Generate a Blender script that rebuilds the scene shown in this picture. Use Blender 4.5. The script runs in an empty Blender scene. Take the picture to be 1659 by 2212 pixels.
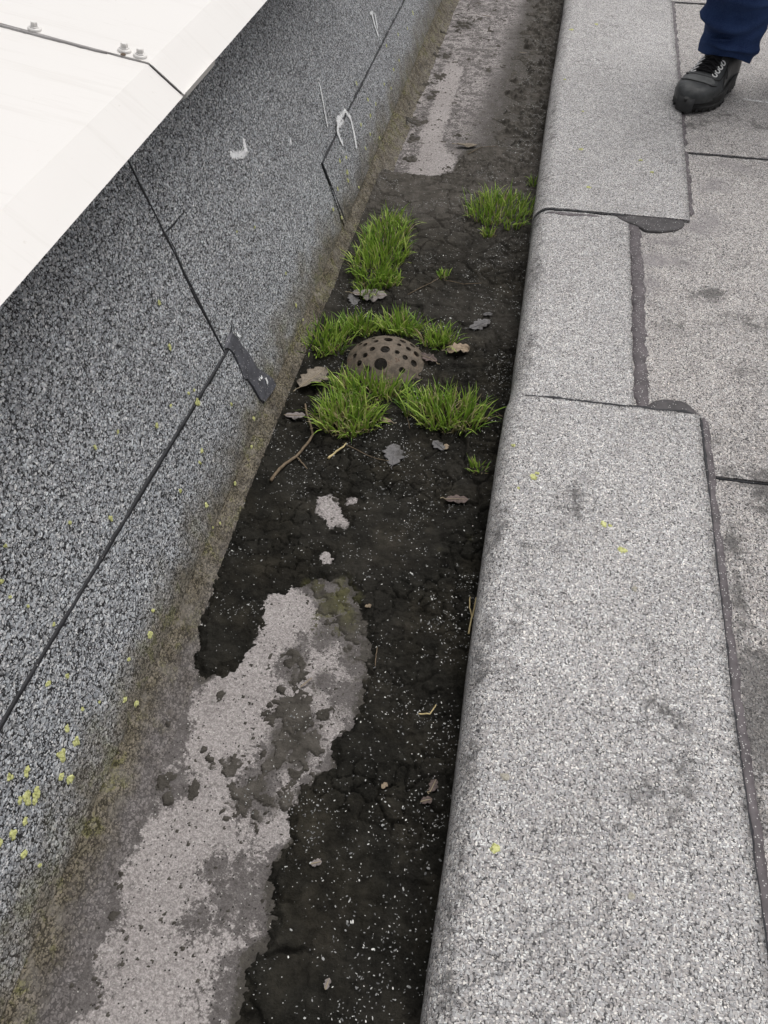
import bpy, bmesh, math, random
import numpy as np
from mathutils import Vector, Matrix, noise as mnoise

random.seed(7)
rng = np.random.default_rng(7)
S = bpy.context.scene
COL = S.collection

# ------------------------------------------------------------------ camera
FPX, PW, PH = 1750.0, 1659.0, 2212.0          # focal length and size of the frame in pixels
PITCH, YAW = math.radians(48.1815), math.radians(10.5857)
CAM = np.array([0.0, 0.0, 1.25])
cd = bpy.data.cameras.new('camera')
cam = bpy.data.objects.new('camera', cd)
COL.objects.link(cam)
cam.location = CAM
cam.rotation_euler = (math.pi / 2 - PITCH, 0, YAW)
cd.sensor_fit = 'VERTICAL'
cd.sensor_height = 24.0
cd.lens = 24.0 * FPX / PH
cd.clip_start = 0.02
cd.clip_end = 500
S.camera = cam

# ------------------------------------------------------------------ world, sun, exposure
W = bpy.data.worlds.new('World')
S.world = W
W.use_nodes = True
wn, wl = W.node_tree.nodes, W.node_tree.links
wn.clear()
sky = wn.new('ShaderNodeTexSky')
sky.sky_type = 'NISHITA'
sky.sun_disc = False
SUN_EL, SUN_AZ = math.radians(66), math.radians(34)
sky.sun_elevation = SUN_EL
sky.sun_rotation = SUN_AZ
sky.air_density = 1.0
sky.dust_density = 6.0
sky.ozone_density = 1.0
hs = wn.new('ShaderNodeHueSaturation')
hs.inputs['Saturation'].default_value = 0.16      # an overcast, grey-white sky
bg = wn.new('ShaderNodeBackground')
bg.inputs['Strength'].default_value = 0.125
wo = wn.new('ShaderNodeOutputWorld')
wl.new(sky.outputs[0], hs.inputs['Color'])
wl.new(hs.outputs[0], bg.inputs['Color'])
wl.new(bg.outputs[0], wo.inputs['Surface'])

sd = bpy.data.lights.new('sun', 'SUN')
sd.energy = 1.5
sd.angle = math.radians(50)
sd.color = (1.0, 0.985, 0.965)
sun = bpy.data.objects.new('sun', sd)
COL.objects.link(sun)
sv = Vector((math.sin(SUN_AZ) * math.cos(SUN_EL), math.cos(SUN_AZ) * math.cos(SUN_EL), math.sin(SUN_EL)))
sun.rotation_euler = sv.to_track_quat('Z', 'Y').to_euler()
sun.location = (3, 3, 6)

S.view_settings.view_transform = 'Standard'
S.view_settings.look = 'None'
S.view_settings.gamma = 1.0
S.view_settings.use_curve_mapping = False
S.view_settings.exposure = 0.0
S.render.engine = 'CYCLES'
S.cycles.max_bounces = 6

# ------------------------------------------------------------------ where a ray of the survey meets a surface
_s, _c = math.sin, math.cos
Fh = np.array([-_s(YAW), _c(YAW), 0]); Rt = np.array([_c(YAW), _s(YAW), 0]); Zu = np.array([0, 0, 1.0])
Fw = _c(PITCH) * Fh - _s(PITCH) * Zu
Up = _s(PITCH) * Fh + _c(PITCH) * Zu
def ray(x, y): return Fw * FPX + Rt * (x - PW / 2) + Up * (PH / 2 - y)
def onz(x, y, z=0.0):
    d = ray(x, y); return CAM + d * ((z - CAM[2]) / d[2])
WALL_A = math.radians(73)
WN = np.array([_s(WALL_A), 0, _c(WALL_A)])       # outward normal of the leaning wall
WU = np.array([-_c(WALL_A), 0, _s(WALL_A)])      # up along the wall
WB = np.array([-0.520, 0, 0.060])                # a point at the foot of the wall
def onwall(x, y, lift=0.0):
    d = ray(x, y); P = WB + WN * lift
    return CAM + d * (np.dot(P - CAM, WN) / np.dot(d, WN))
def wallpt(y, z, lift=0.0):                      # point on the wall at run y and height z
    return WB + WU * ((z - 0.060) / WU[2]) + np.array([0, y, 0]) + WN * lift

# ------------------------------------------------------------------ numeric noise
def _hash(i, j, k):
    n = (i.astype(np.int64) * 374761393 + j.astype(np.int64) * 668265263 + k * 1274126177) & 0x7fffffff
    n = ((n ^ (n >> 13)) * 1274126177) & 0x7fffffff
    return ((n ^ (n >> 16)) & 0xffff) / 65535.0
def vnoise(x, y, k=0):
    xi, yi = np.floor(x), np.floor(y)
    fx, fy = x - xi, y - yi
    fx = fx * fx * (3 - 2 * fx); fy = fy * fy * (3 - 2 * fy)
    a = _hash(xi, yi, k); b = _hash(xi + 1, yi, k); c = _hash(xi, yi + 1, k); d = _hash(xi + 1, yi + 1, k)
    return (a + (b - a) * fx) * (1 - fy) + (c + (d - c) * fx) * fy - 0.5
def fbm(x, y, sc, k=0, o=4):
    r = 0; a = 1.0; t = 0
    for i in range(o):
        r = r + a * vnoise(x * sc * 2 ** i + 17.3 * i, y * sc * 2 ** i - 9.1 * i, k + i); t += a; a *= 0.55
    return r / t * 2
def worley(x, y, sc, k=0):
    X, Y = x * sc, y * sc
    xi, yi = np.floor(X), np.floor(Y)
    f1 = np.full(X.shape, 9.0); f2 = f1.copy(); cid = np.zeros(X.shape)
    for di in (-1, 0, 1):
        for dj in (-1, 0, 1):
            a, b = xi + di, yi + dj
            px = a + 0.1 + 0.8 * _hash(a, b, k); py = b + 0.1 + 0.8 * _hash(a, b, k + 50)
            d = np.hypot(px - X, py - Y)
            n = d < f1
            f2 = np.where(n, f1, np.minimum(f2, d)); cid = np.where(n, _hash(a, b, k + 90), cid); f1 = np.where(n, d, f1)
    return f1, f2, cid
def sstep(a, b, x):
    t = np.clip((x - a) / (b - a), 0, 1); return t * t * (3 - 2 * t)
def polysd(x, y, poly):                          # signed distance, positive inside
    d = np.full(x.shape, 1e9); ins = np.zeros(x.shape, bool)
    n = len(poly)
    for i in range(n):
        ax, ay = poly[i]; bx, by = poly[(i + 1) % n]
        ex, ey = bx - ax, by - ay
        t = np.clip(((x - ax) * ex + (y - ay) * ey) / (ex * ex + ey * ey + 1e-12), 0, 1)
        d = np.minimum(d, np.hypot(x - ax - t * ex, y - ay - t * ey))
        cr = ((ay > y) != (by > y)) & (x < ex * (y - ay) / (by - ay + 1e-12) + ax)
        ins ^= cr
    return np.where(ins, d, -d)
def floorpoly(pts): return [tuple(onz(a, b)[:2]) for a, b in pts]

# ------------------------------------------------------------------ object helpers
def link(name, me, mat=None, parent=None):
    o = bpy.data.objects.new(name, me)
    COL.objects.link(o)
    if mat is not None: me.materials.append(mat)
    if parent is not None: o.parent = parent
    return o
def mesh(name, v, f, mat=None, parent=None, smooth=False):
    me = bpy.data.meshes.new(name)
    me.from_pydata([tuple(p) for p in v], [], [tuple(q) for q in f])
    me.update()
    if smooth: me.polygons.foreach_set('use_smooth', [True] * len(me.polygons))
    return link(name, me, mat, parent)
def attr(o, name, vals):
    a = o.data.attributes.new(name, 'FLOAT', 'POINT')
    a.data.foreach_set('value', np.asarray(vals, dtype=np.float32).ravel())
def empty(name, loc=(0, 0, 0)):
    o = bpy.data.objects.new(name, None); COL.objects.link(o)
    o.empty_display_size = 0.05
    o.location = loc
    return o
def tag(o, label=None, cat=None, group=None, kind=None):
    if label: o['label'] = label
    if cat: o['category'] = cat
    if group: o['group'] = group
    if kind: o['kind'] = kind
    return o
def gridfaces(nr, nc, closed=False):
    f = []
    for i in range(nr - 1):
        for j in range(nc if closed else nc - 1):
            k = (j + 1) % nc
            f.append((i * nc + j, i * nc + k, (i + 1) * nc + k, (i + 1) * nc + j))
    return f
def tube(pts, rad, n=6, cap=True):
    pts = [np.array(p, float) for p in pts]; v = []; f = []
    m = len(pts)
    rad = rad if hasattr(rad, '__len__') else [rad] * m
    up = np.array([0.13, 0.31, 0.94])
    for i, p in enumerate(pts):
        t = pts[min(i + 1, m - 1)] - pts[max(i - 1, 0)]
        t /= np.linalg.norm(t) + 1e-12
        a = np.cross(t, up); a /= np.linalg.norm(a) + 1e-9
        b = np.cross(a, t)
        for k in range(n):
            q = 2 * math.pi * k / n
            v.append(p + rad[i] * (a * math.cos(q) + b * math.sin(q)))
    f = gridfaces(m, n, True)
    if cap:
        f.append(tuple(range(n - 1, -1, -1))); f.append(tuple((m - 1) * n + k for k in range(n)))
    return v, f
def join(parts):
    v, f = [], []
    for a, b in parts:
        k = len(v); v += list(a); f += [tuple(i + k for i in q) for q in b]
    return v, f
def frame_of(n):
    n = Vector(n).normalized()
    a = n.cross(Vector((0.0, 1.0, 0.0)))
    if a.length < 1e-3: a = n.cross(Vector((1.0, 0.0, 0.0)))
    a.normalize(); b = n.cross(a)
    return np.array(a), np.array(b), np.array(n)

# ------------------------------------------------------------------ materials
class NT:
    def __init__(s, name):
        s.m = bpy.data.materials.new(name); s.m.use_nodes = True
        s.t = s.m.node_tree; s.t.nodes.clear()
        s.out = s.n('ShaderNodeOutputMaterial'); s.b = s.n('ShaderNodeBsdfPrincipled')
        s.l(s.b.outputs[0], s.out.inputs[0])
        s.co = s.n('ShaderNodeTexCoord').outputs['Object']
    def n(s, ty): return s.t.nodes.new(ty)
    def l(s, a, b): s.t.links.new(a, b)
    def put(s, sock, v):
        if isinstance(v, bpy.types.NodeSocket): s.l(v, sock)
        elif v is not None:
            if hasattr(v, '__len__') and len(v) == 3 and sock.type == 'RGBA': v = (*v, 1)
            sock.default_value = v
    def math(s, op, a, b=0.0, clamp=False):
        n = s.n('ShaderNodeMath'); n.operation = op; n.use_clamp = clamp
        s.put(n.inputs[0], a); s.put(n.inputs[1], b); return n.outputs[0]
    def rng(s, v, a, b, c=0.0, d=1.0):
        n = s.n('ShaderNodeMapRange'); s.put(n.inputs[0], v)
        for i, q in enumerate((a, b, c, d)): s.put(n.inputs[i + 1], q)
        return n.outputs[0]
    def mix(s, f, a, b, ty='MIX'):
        n = s.n('ShaderNodeMix'); n.data_type = 'RGBA'; n.blend_type = ty
        s.put(n.inputs[0], f); s.put(n.inputs[6], a); s.put(n.inputs[7], b); return n.outputs[2]
    def noise(s, sc, det=3.0, co=None, rough=0.55):
        n = s.n('ShaderNodeTexNoise'); s.put(n.inputs['Vector'], co or s.co)
        n.inputs['Scale'].default_value = sc; n.inputs['Detail'].default_value = det; n.inputs['Roughness'].default_value = rough
        return n.outputs[0]
    def noisec(s, sc, det=1.0):
        n = s.n('ShaderNodeTexNoise'); s.put(n.inputs['Vector'], s.co)
        n.inputs['Scale'].default_value = sc; n.inputs['Detail'].default_value = det
        return n.outputs[1]
    def vor(s, sc, co=None, rnd=1.0):
        n = s.n('ShaderNodeTexVoronoi'); s.put(n.inputs['Vector'], co or s.co)
        n.inputs['Scale'].default_value = sc; n.inputs['Randomness'].default_value = rnd
        sp = s.n('ShaderNodeSeparateColor'); s.l(n.outputs['Color'], sp.inputs[0])
        return n.outputs['Distance'], sp.outputs[0], sp.outputs[1], sp.outputs[2]
    def mapping(s, rot, sc, loc=(0, 0, 0), co=None):
        n = s.n('ShaderNodeMapping'); s.put(n.inputs[0], co or s.co)
        n.inputs['Rotation'].default_value = rot; n.inputs['Scale'].default_value = sc; n.inputs['Location'].default_value = loc
        return n.outputs[0]
    def at(s, name):
        n = s.n('ShaderNodeAttribute'); n.attribute_name = name; return n.outputs['Fac']
    def ramp(s, v, stops):
        n = s.n('ShaderNodeValToRGB'); s.put(n.inputs[0], v)
        e = n.color_ramp.elements
        while len(e) < len(stops): e.new(0.5)
        for q, (p, c) in zip(e, stops):
            q.position = p; q.color = (*c, 1) if len(c) == 3 else c
        return n.outputs[0]
    def bump(s, h, st=0.5, d=0.002):
        n = s.n('ShaderNodeBump'); n.inputs['Strength'].default_value = st; n.inputs['Distance'].default_value = d
        s.put(n.inputs['Height'], h); s.l(n.outputs[0], s.b.inputs['Normal'])
    def done(s, col, rough=0.8, spec=0.3):
        s.put(s.b.inputs['Base Color'], col); s.put(s.b.inputs['Roughness'], rough)
        s.put(s.b.inputs['Specular IOR Level'], spec)
        return s.m
def plain(name, col, rough=0.7, spec=0.3, metal=0.0, var=0.25, sc=60, bump=0.0):
    t = NT(name)
    n = t.noise(sc, 4)
    c = t.mix(t.rng(n, 0.3, 0.7), tuple(x * (1 - var) for x in col), tuple(min(1, x * (1 + var)) for x in col))
    if bump: t.bump(n, bump, 0.002)
    t.b.inputs['Metallic'].default_value = metal
    return t.done(c, rough, spec)

GAP = (0.022, 0.0215, 0.023)
def chips(t, sc, stops, cover, seed=0.0, gap=None):
    """three layers of slate flakes lying across each other on black bitumen; returns colour, height"""
    wc = t.n('ShaderNodeVectorMath'); wc.operation = 'ADD'
    nz = t.n('ShaderNodeVectorMath'); nz.operation = 'SCALE'; nz.inputs[3].default_value = 0.0035
    t.l(t.noisec(130.0), nz.inputs[0]); t.l(t.co, wc.inputs[0]); t.l(nz.outputs[0], wc.inputs[1])
    col = None; h = None
    for k, (rot, st) in enumerate((((0.3, 0.2, 0.5), (1.0, 0.55, 0.8)), ((0.9, 0.4, 2.1), (1.0, 0.5, 0.75)), ((0.2, 1.1, 1.2), (0.62, 1.05, 0.9)))):
        co = t.mapping(rot, st, (seed + 3.1 * k, 1.7 * k, 0.6 * k), wc.outputs[0])
        d, r, g, b = t.vor(sc * (1.0 + 0.18 * k), co)
        thr = t.rng(g, 0, 1, cover - 0.22, cover + 0.12)
        m = t.math('SUBTRACT', thr, d)
        m = t.rng(m, 0.0, 0.10)
        c = t.ramp(r, stops)
        c = t.mix(t.rng(b, 0.0, 1.0, 0.0, 0.5), c, t.mix(1.0, c, (1.05, 0.99, 0.93), 'MULTIPLY'))
        c = t.mix(t.math('LESS_THAN', b, 0.5), c, t.mix(1.0, c, (0.97, 1.0, 1.025), 'MULTIPLY'))
        hh = t.math('MULTIPLY', m, t.rng(b, 0, 1, 0.35, 1.0))
        if col is None: col = t.mix(m, gap or GAP, c); h = hh
        else: col = t.mix(m, col, c); h = t.math('MAXIMUM', h, hh)
    return col, h

def foot_tone(t, col):
    """brown, olive and tan growth shared by the wall foot and the fillet below it"""
    n2 = t.noise(26.0, 5, rough=.65); n3 = t.noise(7.0, 4)
    tone = t.ramp(t.math('ADD', n2, t.math('MULTIPLY', t.math('SUBTRACT', n3, 0.5), 0.55)), [(0.28, (0.062, 0.053, 0.043)), (0.42, (0.098, 0.086, 0.062)), (0.52, (0.135, 0.117, 0.092)), (0.62, (0.104, 0.098, 0.046)), (0.74, (0.19, 0.172, 0.145))])
    bw = t.n('ShaderNodeRGBToBW'); t.l(col, bw.inputs[0])
    k = t.rng(bw.outputs[0], 0.02, 0.55, 0.42, 1.75)
    cc = t.n('ShaderNodeCombineColor')
    for q in range(3): t.l(k, cc.inputs[q])
    return t.mix(1.0, tone, cc.outputs[0], 'MULTIPLY')
def floor_mid(t):
    return t.ramp(t.noise(60, 8, rough=.72), [(0.3, (0.085, 0.076, 0.072)), (0.5, (0.13, 0.118, 0.114)), (0.7, (0.175, 0.16, 0.156))])
def felt(name, sc, stops, cover, gap=None, stain_shade=None, wallfoot=False, seed=0.0, bare=(0.20, 0.185, 0.19)):
    t = NT(name)
    col, h = chips(t, sc, stops, cover, seed, gap)
    big = t.noise(2.6, 5); med = t.noise(34.0, 4)
    col = t.mix(t.rng(big, 0.32, 0.72, 0.0, 0.34), col, t.mix(1.0, col, (0.45, 0.44, 0.44), 'MULTIPLY'))
    col = t.mix(t.rng(med, 0.35, 0.7, 0.0, 0.30), col, t.mix(1.0, col, (0.5, 0.49, 0.48), 'MULTIPLY'))
    if stain_shade:                                   # worn, dusty, dirty spots; also painted shade at kerb bend and shoe toe
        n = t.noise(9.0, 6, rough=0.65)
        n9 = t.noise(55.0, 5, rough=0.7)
        dm = t.rng(t.math('ADD', t.at('dirt_shade'), t.math('ADD', t.math('MULTIPLY', t.math('SUBTRACT', n, 0.5), 1.5), t.math('MULTIPLY', t.math('SUBTRACT', n9, 0.5), 1.8))), 0.30, 0.72)
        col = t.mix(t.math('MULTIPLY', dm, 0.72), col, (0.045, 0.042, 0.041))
        wm = t.rng(t.math('ADD', t.at('worn'), t.math('MULTIPLY', t.math('SUBTRACT', n, 0.5), 2.2)), 0.35, 0.8)
        col = t.mix(t.math('MULTIPLY', wm, 0.62), col, bare)
        # hairline crazing
        cz = t.n('ShaderNodeTexVoronoi'); cz.feature = 'DISTANCE_TO_EDGE'; cz.inputs['Scale'].default_value = 16
        wv = t.n('ShaderNodeVectorMath'); wv.operation = 'ADD'; wz = t.n('ShaderNodeVectorMath'); wz.operation = 'SCALE'; wz.inputs[3].default_value = 0.06
        t.l(t.noisec(14, 4), wz.inputs[0]); t.l(t.mapping((0, 0, 0), (0.45, 1.3, 1)), wv.inputs[0]); t.l(wz.outputs[0], wv.inputs[1]); t.l(wv.outputs[0], cz.inputs['Vector'])
        ln = t.rng(cz.outputs['Distance'], 0.006, 0.022, 1.0, 0.0)
        ln = t.math('MULTIPLY', ln, t.rng(t.noise(5.0, 2), 0.50, 0.62))
        col = t.mix(t.math('MULTIPLY', ln, 0.55), col, (0.035, 0.033, 0.033))
    if wallfoot:                                # brown and olive growth along the wet foot of the wall
        sx = t.n('ShaderNodeSeparateXYZ'); t.l(t.co, sx.inputs[0])
        n1 = t.noise(11.0, 5, rough=0.65)
        zz = t.math('ADD', sx.outputs[2], t.math('MULTIPLY', t.math('SUBTRACT', n1, 0.5), -0.22))
        f = t.rng(zz, 0.060, 0.160, 1.0, 0.0)
        tone = foot_tone(t, col)
        col = t.mix(t.math('MULTIPLY', f, 0.95), col, tone)
    t.bump(h, 0.55, 0.0022)
    return t.done(col, 0.72, 0.35)

WALL_STOPS = [(0.0, (0.135, 0.140, 0.149)), (0.3, (0.295, 0.305, 0.322)), (0.7, (0.525, 0.538, 0.56)), (0.9, (0.71, 0.722, 0.74)), (1.0, (0.92, 0.93, 0.94))]
KERB_STOPS = [(0.0, (0.245, 0.240, 0.247)), (0.3, (0.36, 0.352, 0.36)), (0.72, (0.50, 0.492, 0.496)), (0.88, (0.67, 0.665, 0.665)), (1.0, (0.90, 0.895, 0.88))]
KERB_STOPS = [(p, (c[0] * 1.01, c[1] * .995, c[2] * .972)) for p, c in KERB_STOPS]
M_WALL = felt('slate_felt_dark', 275, WALL_STOPS, 0.525, wallfoot=True)
M_KERB = felt('slate_felt_pale', 325, KERB_STOPS, 0.595, (0.075, 0.072, 0.074), stain_shade=True, seed=5.0)
M_DECK = felt('slate_felt_worn', 325, [(p, tuple(q * w_ for q, w_ in zip(c, (.955, .93, .91)))) for p, c in KERB_STOPS], 0.57, (0.055, 0.052, 0.053), stain_shade=True, seed=11.0)

def bitumen(name, col=(0.030, 0.029, 0.032), fleck=0.10):
    t = NT(name)
    d, r, g, b = t.vor(330)
    m = t.math('MULTIPLY', t.rng(d, 0.30, 0.36, 1.0, 0.0), t.math('LESS_THAN', g, fleck))
    n = t.noise(45, 5)
    c = t.mix(t.rng(n, 0.3, 0.7), col, tuple(x * 2.1 for x in col))
    c = t.mix(m, c, (0.45, 0.44, 0.43))
    t.bump(t.math('ADD', t.noise(90, 4), m), 0.5, 0.002)
    return t.done(c, 0.62, 0.35)
M_BEAD = bitumen('bitumen_bead', (0.012, 0.012, 0.014), 0.02)
M_BLEED = bitumen('bitumen_bleed', (0.034, 0.031, 0.032), 0.10)
M_STRIP = bitumen('bitumen_strip_old', (0.058, 0.050, 0.053), 0.22)
M_PATCH = bitumen('bitumen_flashing', (0.050, 0.050, 0.058), 0.16)

# floor: pale dried felt, brown-grey film, dark film
t = NT('gutter_felt')
fine = t.noise(420, 3); n1 = t.noise(30, 9, rough=0.74); n2 = t.noise(150, 5, rough=0.7); n3 = t.noise(9, 4)
d, r, g, b = t.vor(270); d2, r2, g2, b2 = t.vor(420)
nn = t.math('ADD', t.math('ADD', t.math('MULTIPLY', t.math('SUBTRACT', n1, 0.5), 2.1), t.math('MULTIPLY', t.math('SUBTRACT', n2, 0.5), 1.4)), t.math('MULTIPLY', t.math('SUBTRACT', n3, 0.5), 0.5))
pm = t.rng(t.math('ADD', t.at('pale'), nn), 0.42, 0.62)
dm = t.rng(t.math('ADD', t.at('film'), nn), 0.42, 0.62)
gr = t.rng(r2, 0.0, 1.0, 0.74, 1.22)
gc = t.n('ShaderNodeCombineColor')
for q in range(3): t.l(gr, gc.inputs[q])
mid = floor_mid(t)
pale = t.ramp(t.math('ADD', t.noise(150, 5, rough=.7), t.math('MULTIPLY', t.math('SUBTRACT', n3, 0.5), 0.35)), [(0.28, (0.20, 0.181, 0.174)), (0.5, (0.36, 0.33, 0.32)), (0.72, (0.47, 0.437, 0.425))])
dark = t.ramp(t.noise(80, 4), [(0.3, (0.030, 0.027, 0.022)), (0.7, (0.080, 0.072, 0.060))])
c = t.mix(1.0, t.mix(pm, mid, pale), gc.outputs[0], 'MULTIPLY')
c = t.mix(t.math('MULTIPLY', dm, 0.9), c, dark)
olv = t.rng(t.math('ADD', t.at('moss'), nn), 0.45, 0.75)
c = t.mix(t.math('MULTIPLY', olv, 0.8), c, (0.10, 0.098, 0.035))
fl = t.math('MULTIPLY', t.rng(d, 0.26, 0.34, 1.0, 0.0), t.math('LESS_THAN', g, 0.07))
c = t.mix(fl, c, t.mix(r, (0.22, 0.21, 0.2), (0.66, 0.64, 0.6)))
c = t.mix(t.rng(fine, 0.35, 0.65, 0.35, 0.0), c, (0.05, 0.045, 0.043))
pit = t.math('MULTIPLY', t.rng(d, 0.30, 0.40, 1.0, 0.0), t.math('GREATER_THAN', b, 0.965))
c = t.mix(pit, c, (0.03, 0.027, 0.025))
t.bump(t.math('ADD', t.math('MULTIPLY', fine, 0.5), t.math('ADD', t.math('MULTIPLY', n2, 1.5), fl)), 0.7, 0.003)
M_FLOOR = t.done(c, 0.85, 0.2)

t = NT('fillet_felt')
fc_, fh_ = chips(t, 250, WALL_STOPS, 0.50)
c = foot_tone(t, fc_)
n1 = t.noise(18, 5, rough=0.68); sx = t.n('ShaderNodeSeparateXYZ'); t.l(t.co, sx.inputs[0])
c = t.mix(t.rng(t.noise(33, 5, rough=.7), .50, .66, 0, .7), c, t.ramp(t.noise(140, 4), [(.3, (0.13, 0.118, 0.10)), (.7, (0.27, 0.245, 0.215))]))
fr = t.rng(t.math('ADD', sx.outputs[1], t.math('MULTIPLY', n1, 0.7)), 0.85, 1.65, 1.0, 0.25)
low = t.rng(t.math('ADD', sx.outputs[2], t.math('MULTIPLY', t.math('SUBTRACT', n1, 0.5), 0.07)), 0.010, 0.044, 1.0, 0.0)
gk = t.n('ShaderNodeCombineColor'); bw = t.n('ShaderNodeRGBToBW'); t.l(fc_, bw.inputs[0]); gq = t.rng(bw.outputs[0], 0.02, 0.7, 0.62, 1.45)
for q in range(3): t.l(gq, gk.inputs[q])
c = t.mix(t.math('MULTIPLY', fr, low), c, t.mix(1.0, floor_mid(t), gk.outputs[0], 'MULTIPLY'))
dk = t.rng(t.noise(16, 6, rough=.7), .50, .62, 0, .55)
c = t.mix(dk, c, t.mix(1.0, c, (.5, .47, .42), 'MULTIPLY'))
t.bump(t.math('ADD', fh_, t.noise(120, 4)), 0.6, 0.002)
M_FILLET = t.done(c, 0.9, 0.15)

t = NT('dried_mud')
n1 = t.noise(30, 5, rough=0.65); n2 = t.noise(260, 4, rough=0.7); d, r, g, b = t.vor(310)
c = t.ramp(n1, [(0.28, (0.0080, 0.0078, 0.0066)), (0.5, (0.0150, 0.0143, 0.0118)), (0.72, (0.027, 0.0255, 0.0210))])
tn = t.n('ShaderNodeCombineColor')
for q in range(3): t.l(t.at('tone'), tn.inputs[q])
c = t.mix(1.0, c, tn.outputs[0], 'MULTIPLY')
c = t.mix(t.rng(t.noise(8, 4), 0.46, 0.64, 0.0, 0.6), c, t.mix(1.0, c, (1.9, 1.75, 1.55), 'MULTIPLY'))
c = t.mix(t.math('MULTIPLY', t.at('brown'), 0.85), c, t.ramp(n1, [(0.28, (0.052, 0.047, 0.040)), (0.72, (0.135, 0.122, 0.108))]))
c = t.mix(t.rng(t.math('ADD', t.at('moss'), t.math('SUBTRACT', n1, 0.5)), 0.5, 0.9, 0.0, 0.75), c, (0.082, 0.080, 0.028))
c = t.mix(t.rng(n2, 0.5, 0.8, 0.0, 0.5), c, (0.045, 0.042, 0.037))
fl = t.math('MULTIPLY', t.rng(d, 0.20, 0.28, 1.0, 0.0), t.math('LESS_THAN', g, t.rng(n1, 0.4, 0.75, 0.015, 0.12)))
c = t.mix(fl, c, t.mix(r, (0.12, 0.118, 0.11), (0.62, 0.62, 0.6)))
t.bump(t.math('ADD', n2, t.noise(70, 5, rough=.7)), 0.9, 0.004)
M_MUD = t.done(c, 0.95, 0.06)

t = NT('white_coated_metal')
n = t.noise(3.0, 4); n2 = t.noise(400, 2)
c = t.mix(t.rng(n, 0.3, 0.75, 0.0, 0.25), (0.715, 0.69, 0.665), (0.665, 0.64, 0.615))
sp = t.rng(t.noise(75, 5), 0.70, 0.76, 0.0, 0.35)
c = t.mix(sp, c, (0.50, 0.46, 0.40))
st = t.noise(14, 6, co=t.mapping((0, 0, 0), (.25, 3.0, .25)), rough=.7)
c = t.mix(t.rng(st, .54, .72, 0, .16), c, (0.42, 0.38, 0.33))
sc_ = t.noise(60, 3, co=t.mapping((0, 0, .5), (.12, 3.5, 1)))
c = t.mix(t.rng(sc_, .71, .73, 0, .25), c, (0.45, 0.42, 0.38))
t.bump(t.math('ADD', n, t.math('MULTIPLY', t.noise(9, 2), .4)), 0.14, 0.01)
M_WHITE = t.done(c, 0.38, 0.45)
M_SEAL = plain('grey_sealant', (0.30, 0.285, 0.28), 0.7, sc=30)
M_RUST = plain('rusty_bolt_stain', (0.10, 0.07, 0.05), 0.8)
M_CHALK = plain('white_chalk', (0.90, 0.90, 0.91), 0.95, 0.1, var=0.12)
t = NT('yellow_lichen')
n = t.noise(240, 4)
M_LICHEN = t.done(t.ramp(n, [(0.34, (0.20, 0.20, 0.10)), (0.46, (0.47, 0.48, 0.19)), (0.7, (0.66, 0.66, 0.36))]), 0.95, 0.1)
t = NT('grey_lichen')
n = t.noise(260, 4)
M_LICHEN2 = t.done(t.ramp(n, [(0.3, (0.22, 0.20, 0.16)), (0.7, (0.46, 0.44, 0.38))]), 0.95, 0.1)

# ------------------------------------------------------------------ the setting: gutter floor, fillet, mud
KY = np.array([-3, .2, .34, .5, .75, .98, 1.2, 1.36, 1.45, 2.1, 3.1, 4.15, 30.0])
KX = np.array([.010, .012, .013, .014, .010, .010, .012, .016, .022, .022, .026, .040, .045])
def kx(y): return np.interp(y, KY, KX)

PALE = [floorpoly(p) for p in (
    [(565, 1300), (600, 1278), (640, 1272), (680, 1290), (720, 1345), (745, 1372), (772, 1390), (797, 1450), (782, 1500), (765, 1560), (745, 1600), (715, 1630), (710, 1660), (645, 1710), (640, 1790), (605, 1840),
     (592, 1900), (582, 2035), (532, 2070), (530, 2150), (515, 2215), (480, 2600), (0, 2600), (150, 2212), (228, 2170), (208, 2130), (215, 2075), (242, 2020), (272, 1970), (262, 1885), (310, 1825), (322, 1775), (366, 1705),
     (347, 1670), (395, 1630), (425, 1570), (408, 1545), (415, 1505), (470, 1465), (500, 1440), (556, 1375)],
    [(985, 128), (1000, 150), (985, 200), (970, 250), (955, 290), (965, 330), (985, 345), (970, 372), (930, 380), (885, 378), (880, 350), (905, 330), (905, 290), (925, 255), (940, 205), (950, 160), (965, 135)],
    [(690, 1075), (705, 1068), (728, 1080), (738, 1100), (750, 1125), (745, 1138), (705, 1142), (688, 1110)],
    [(748, 1080), (772, 1078), (772, 1090), (750, 1092)],
    [(692, 1200), (705, 1190), (722, 1205), (715, 1222), (695, 1222)])]
MUDP = floorpoly([(840, 372), (790, 395), (722, 620), (568, 930), (516, 1110), (478, 1240), (438, 1350), (420, 1430), (428, 1455), (445, 1467), (490, 1455), (520, 1430), (545, 1395), (562, 1350), (560, 1310), (580, 1285), (640, 1268),
     (690, 1255), (745, 1250), (775, 1300), (785, 1370), (802, 1440), (787, 1500), (768, 1560), (750, 1580), (712, 1605), (715, 1655), (642, 1700), (637, 1775), (607, 1835), (592, 1875), (584, 1935), (580, 2035),
     (532, 2070), (530, 2155), (515, 2212), (470, 2600), (1100, 2600), (1330, 1000), (1330, 300), (1015, 322), (985, 350), (985, 372), (930, 381), (880, 378)])
FILM = floorpoly([(1190, -420), (1150, -60), (1112, 31), (1078, 76), (1072, 118), (1059, 152), (1028, 183), (1028, 233), (991, 262), (986, 298), (946, 312), (972, 335), (975, 352), (1000, 375), (1300, 400), (1400, -60), (1400, -420)])
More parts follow.
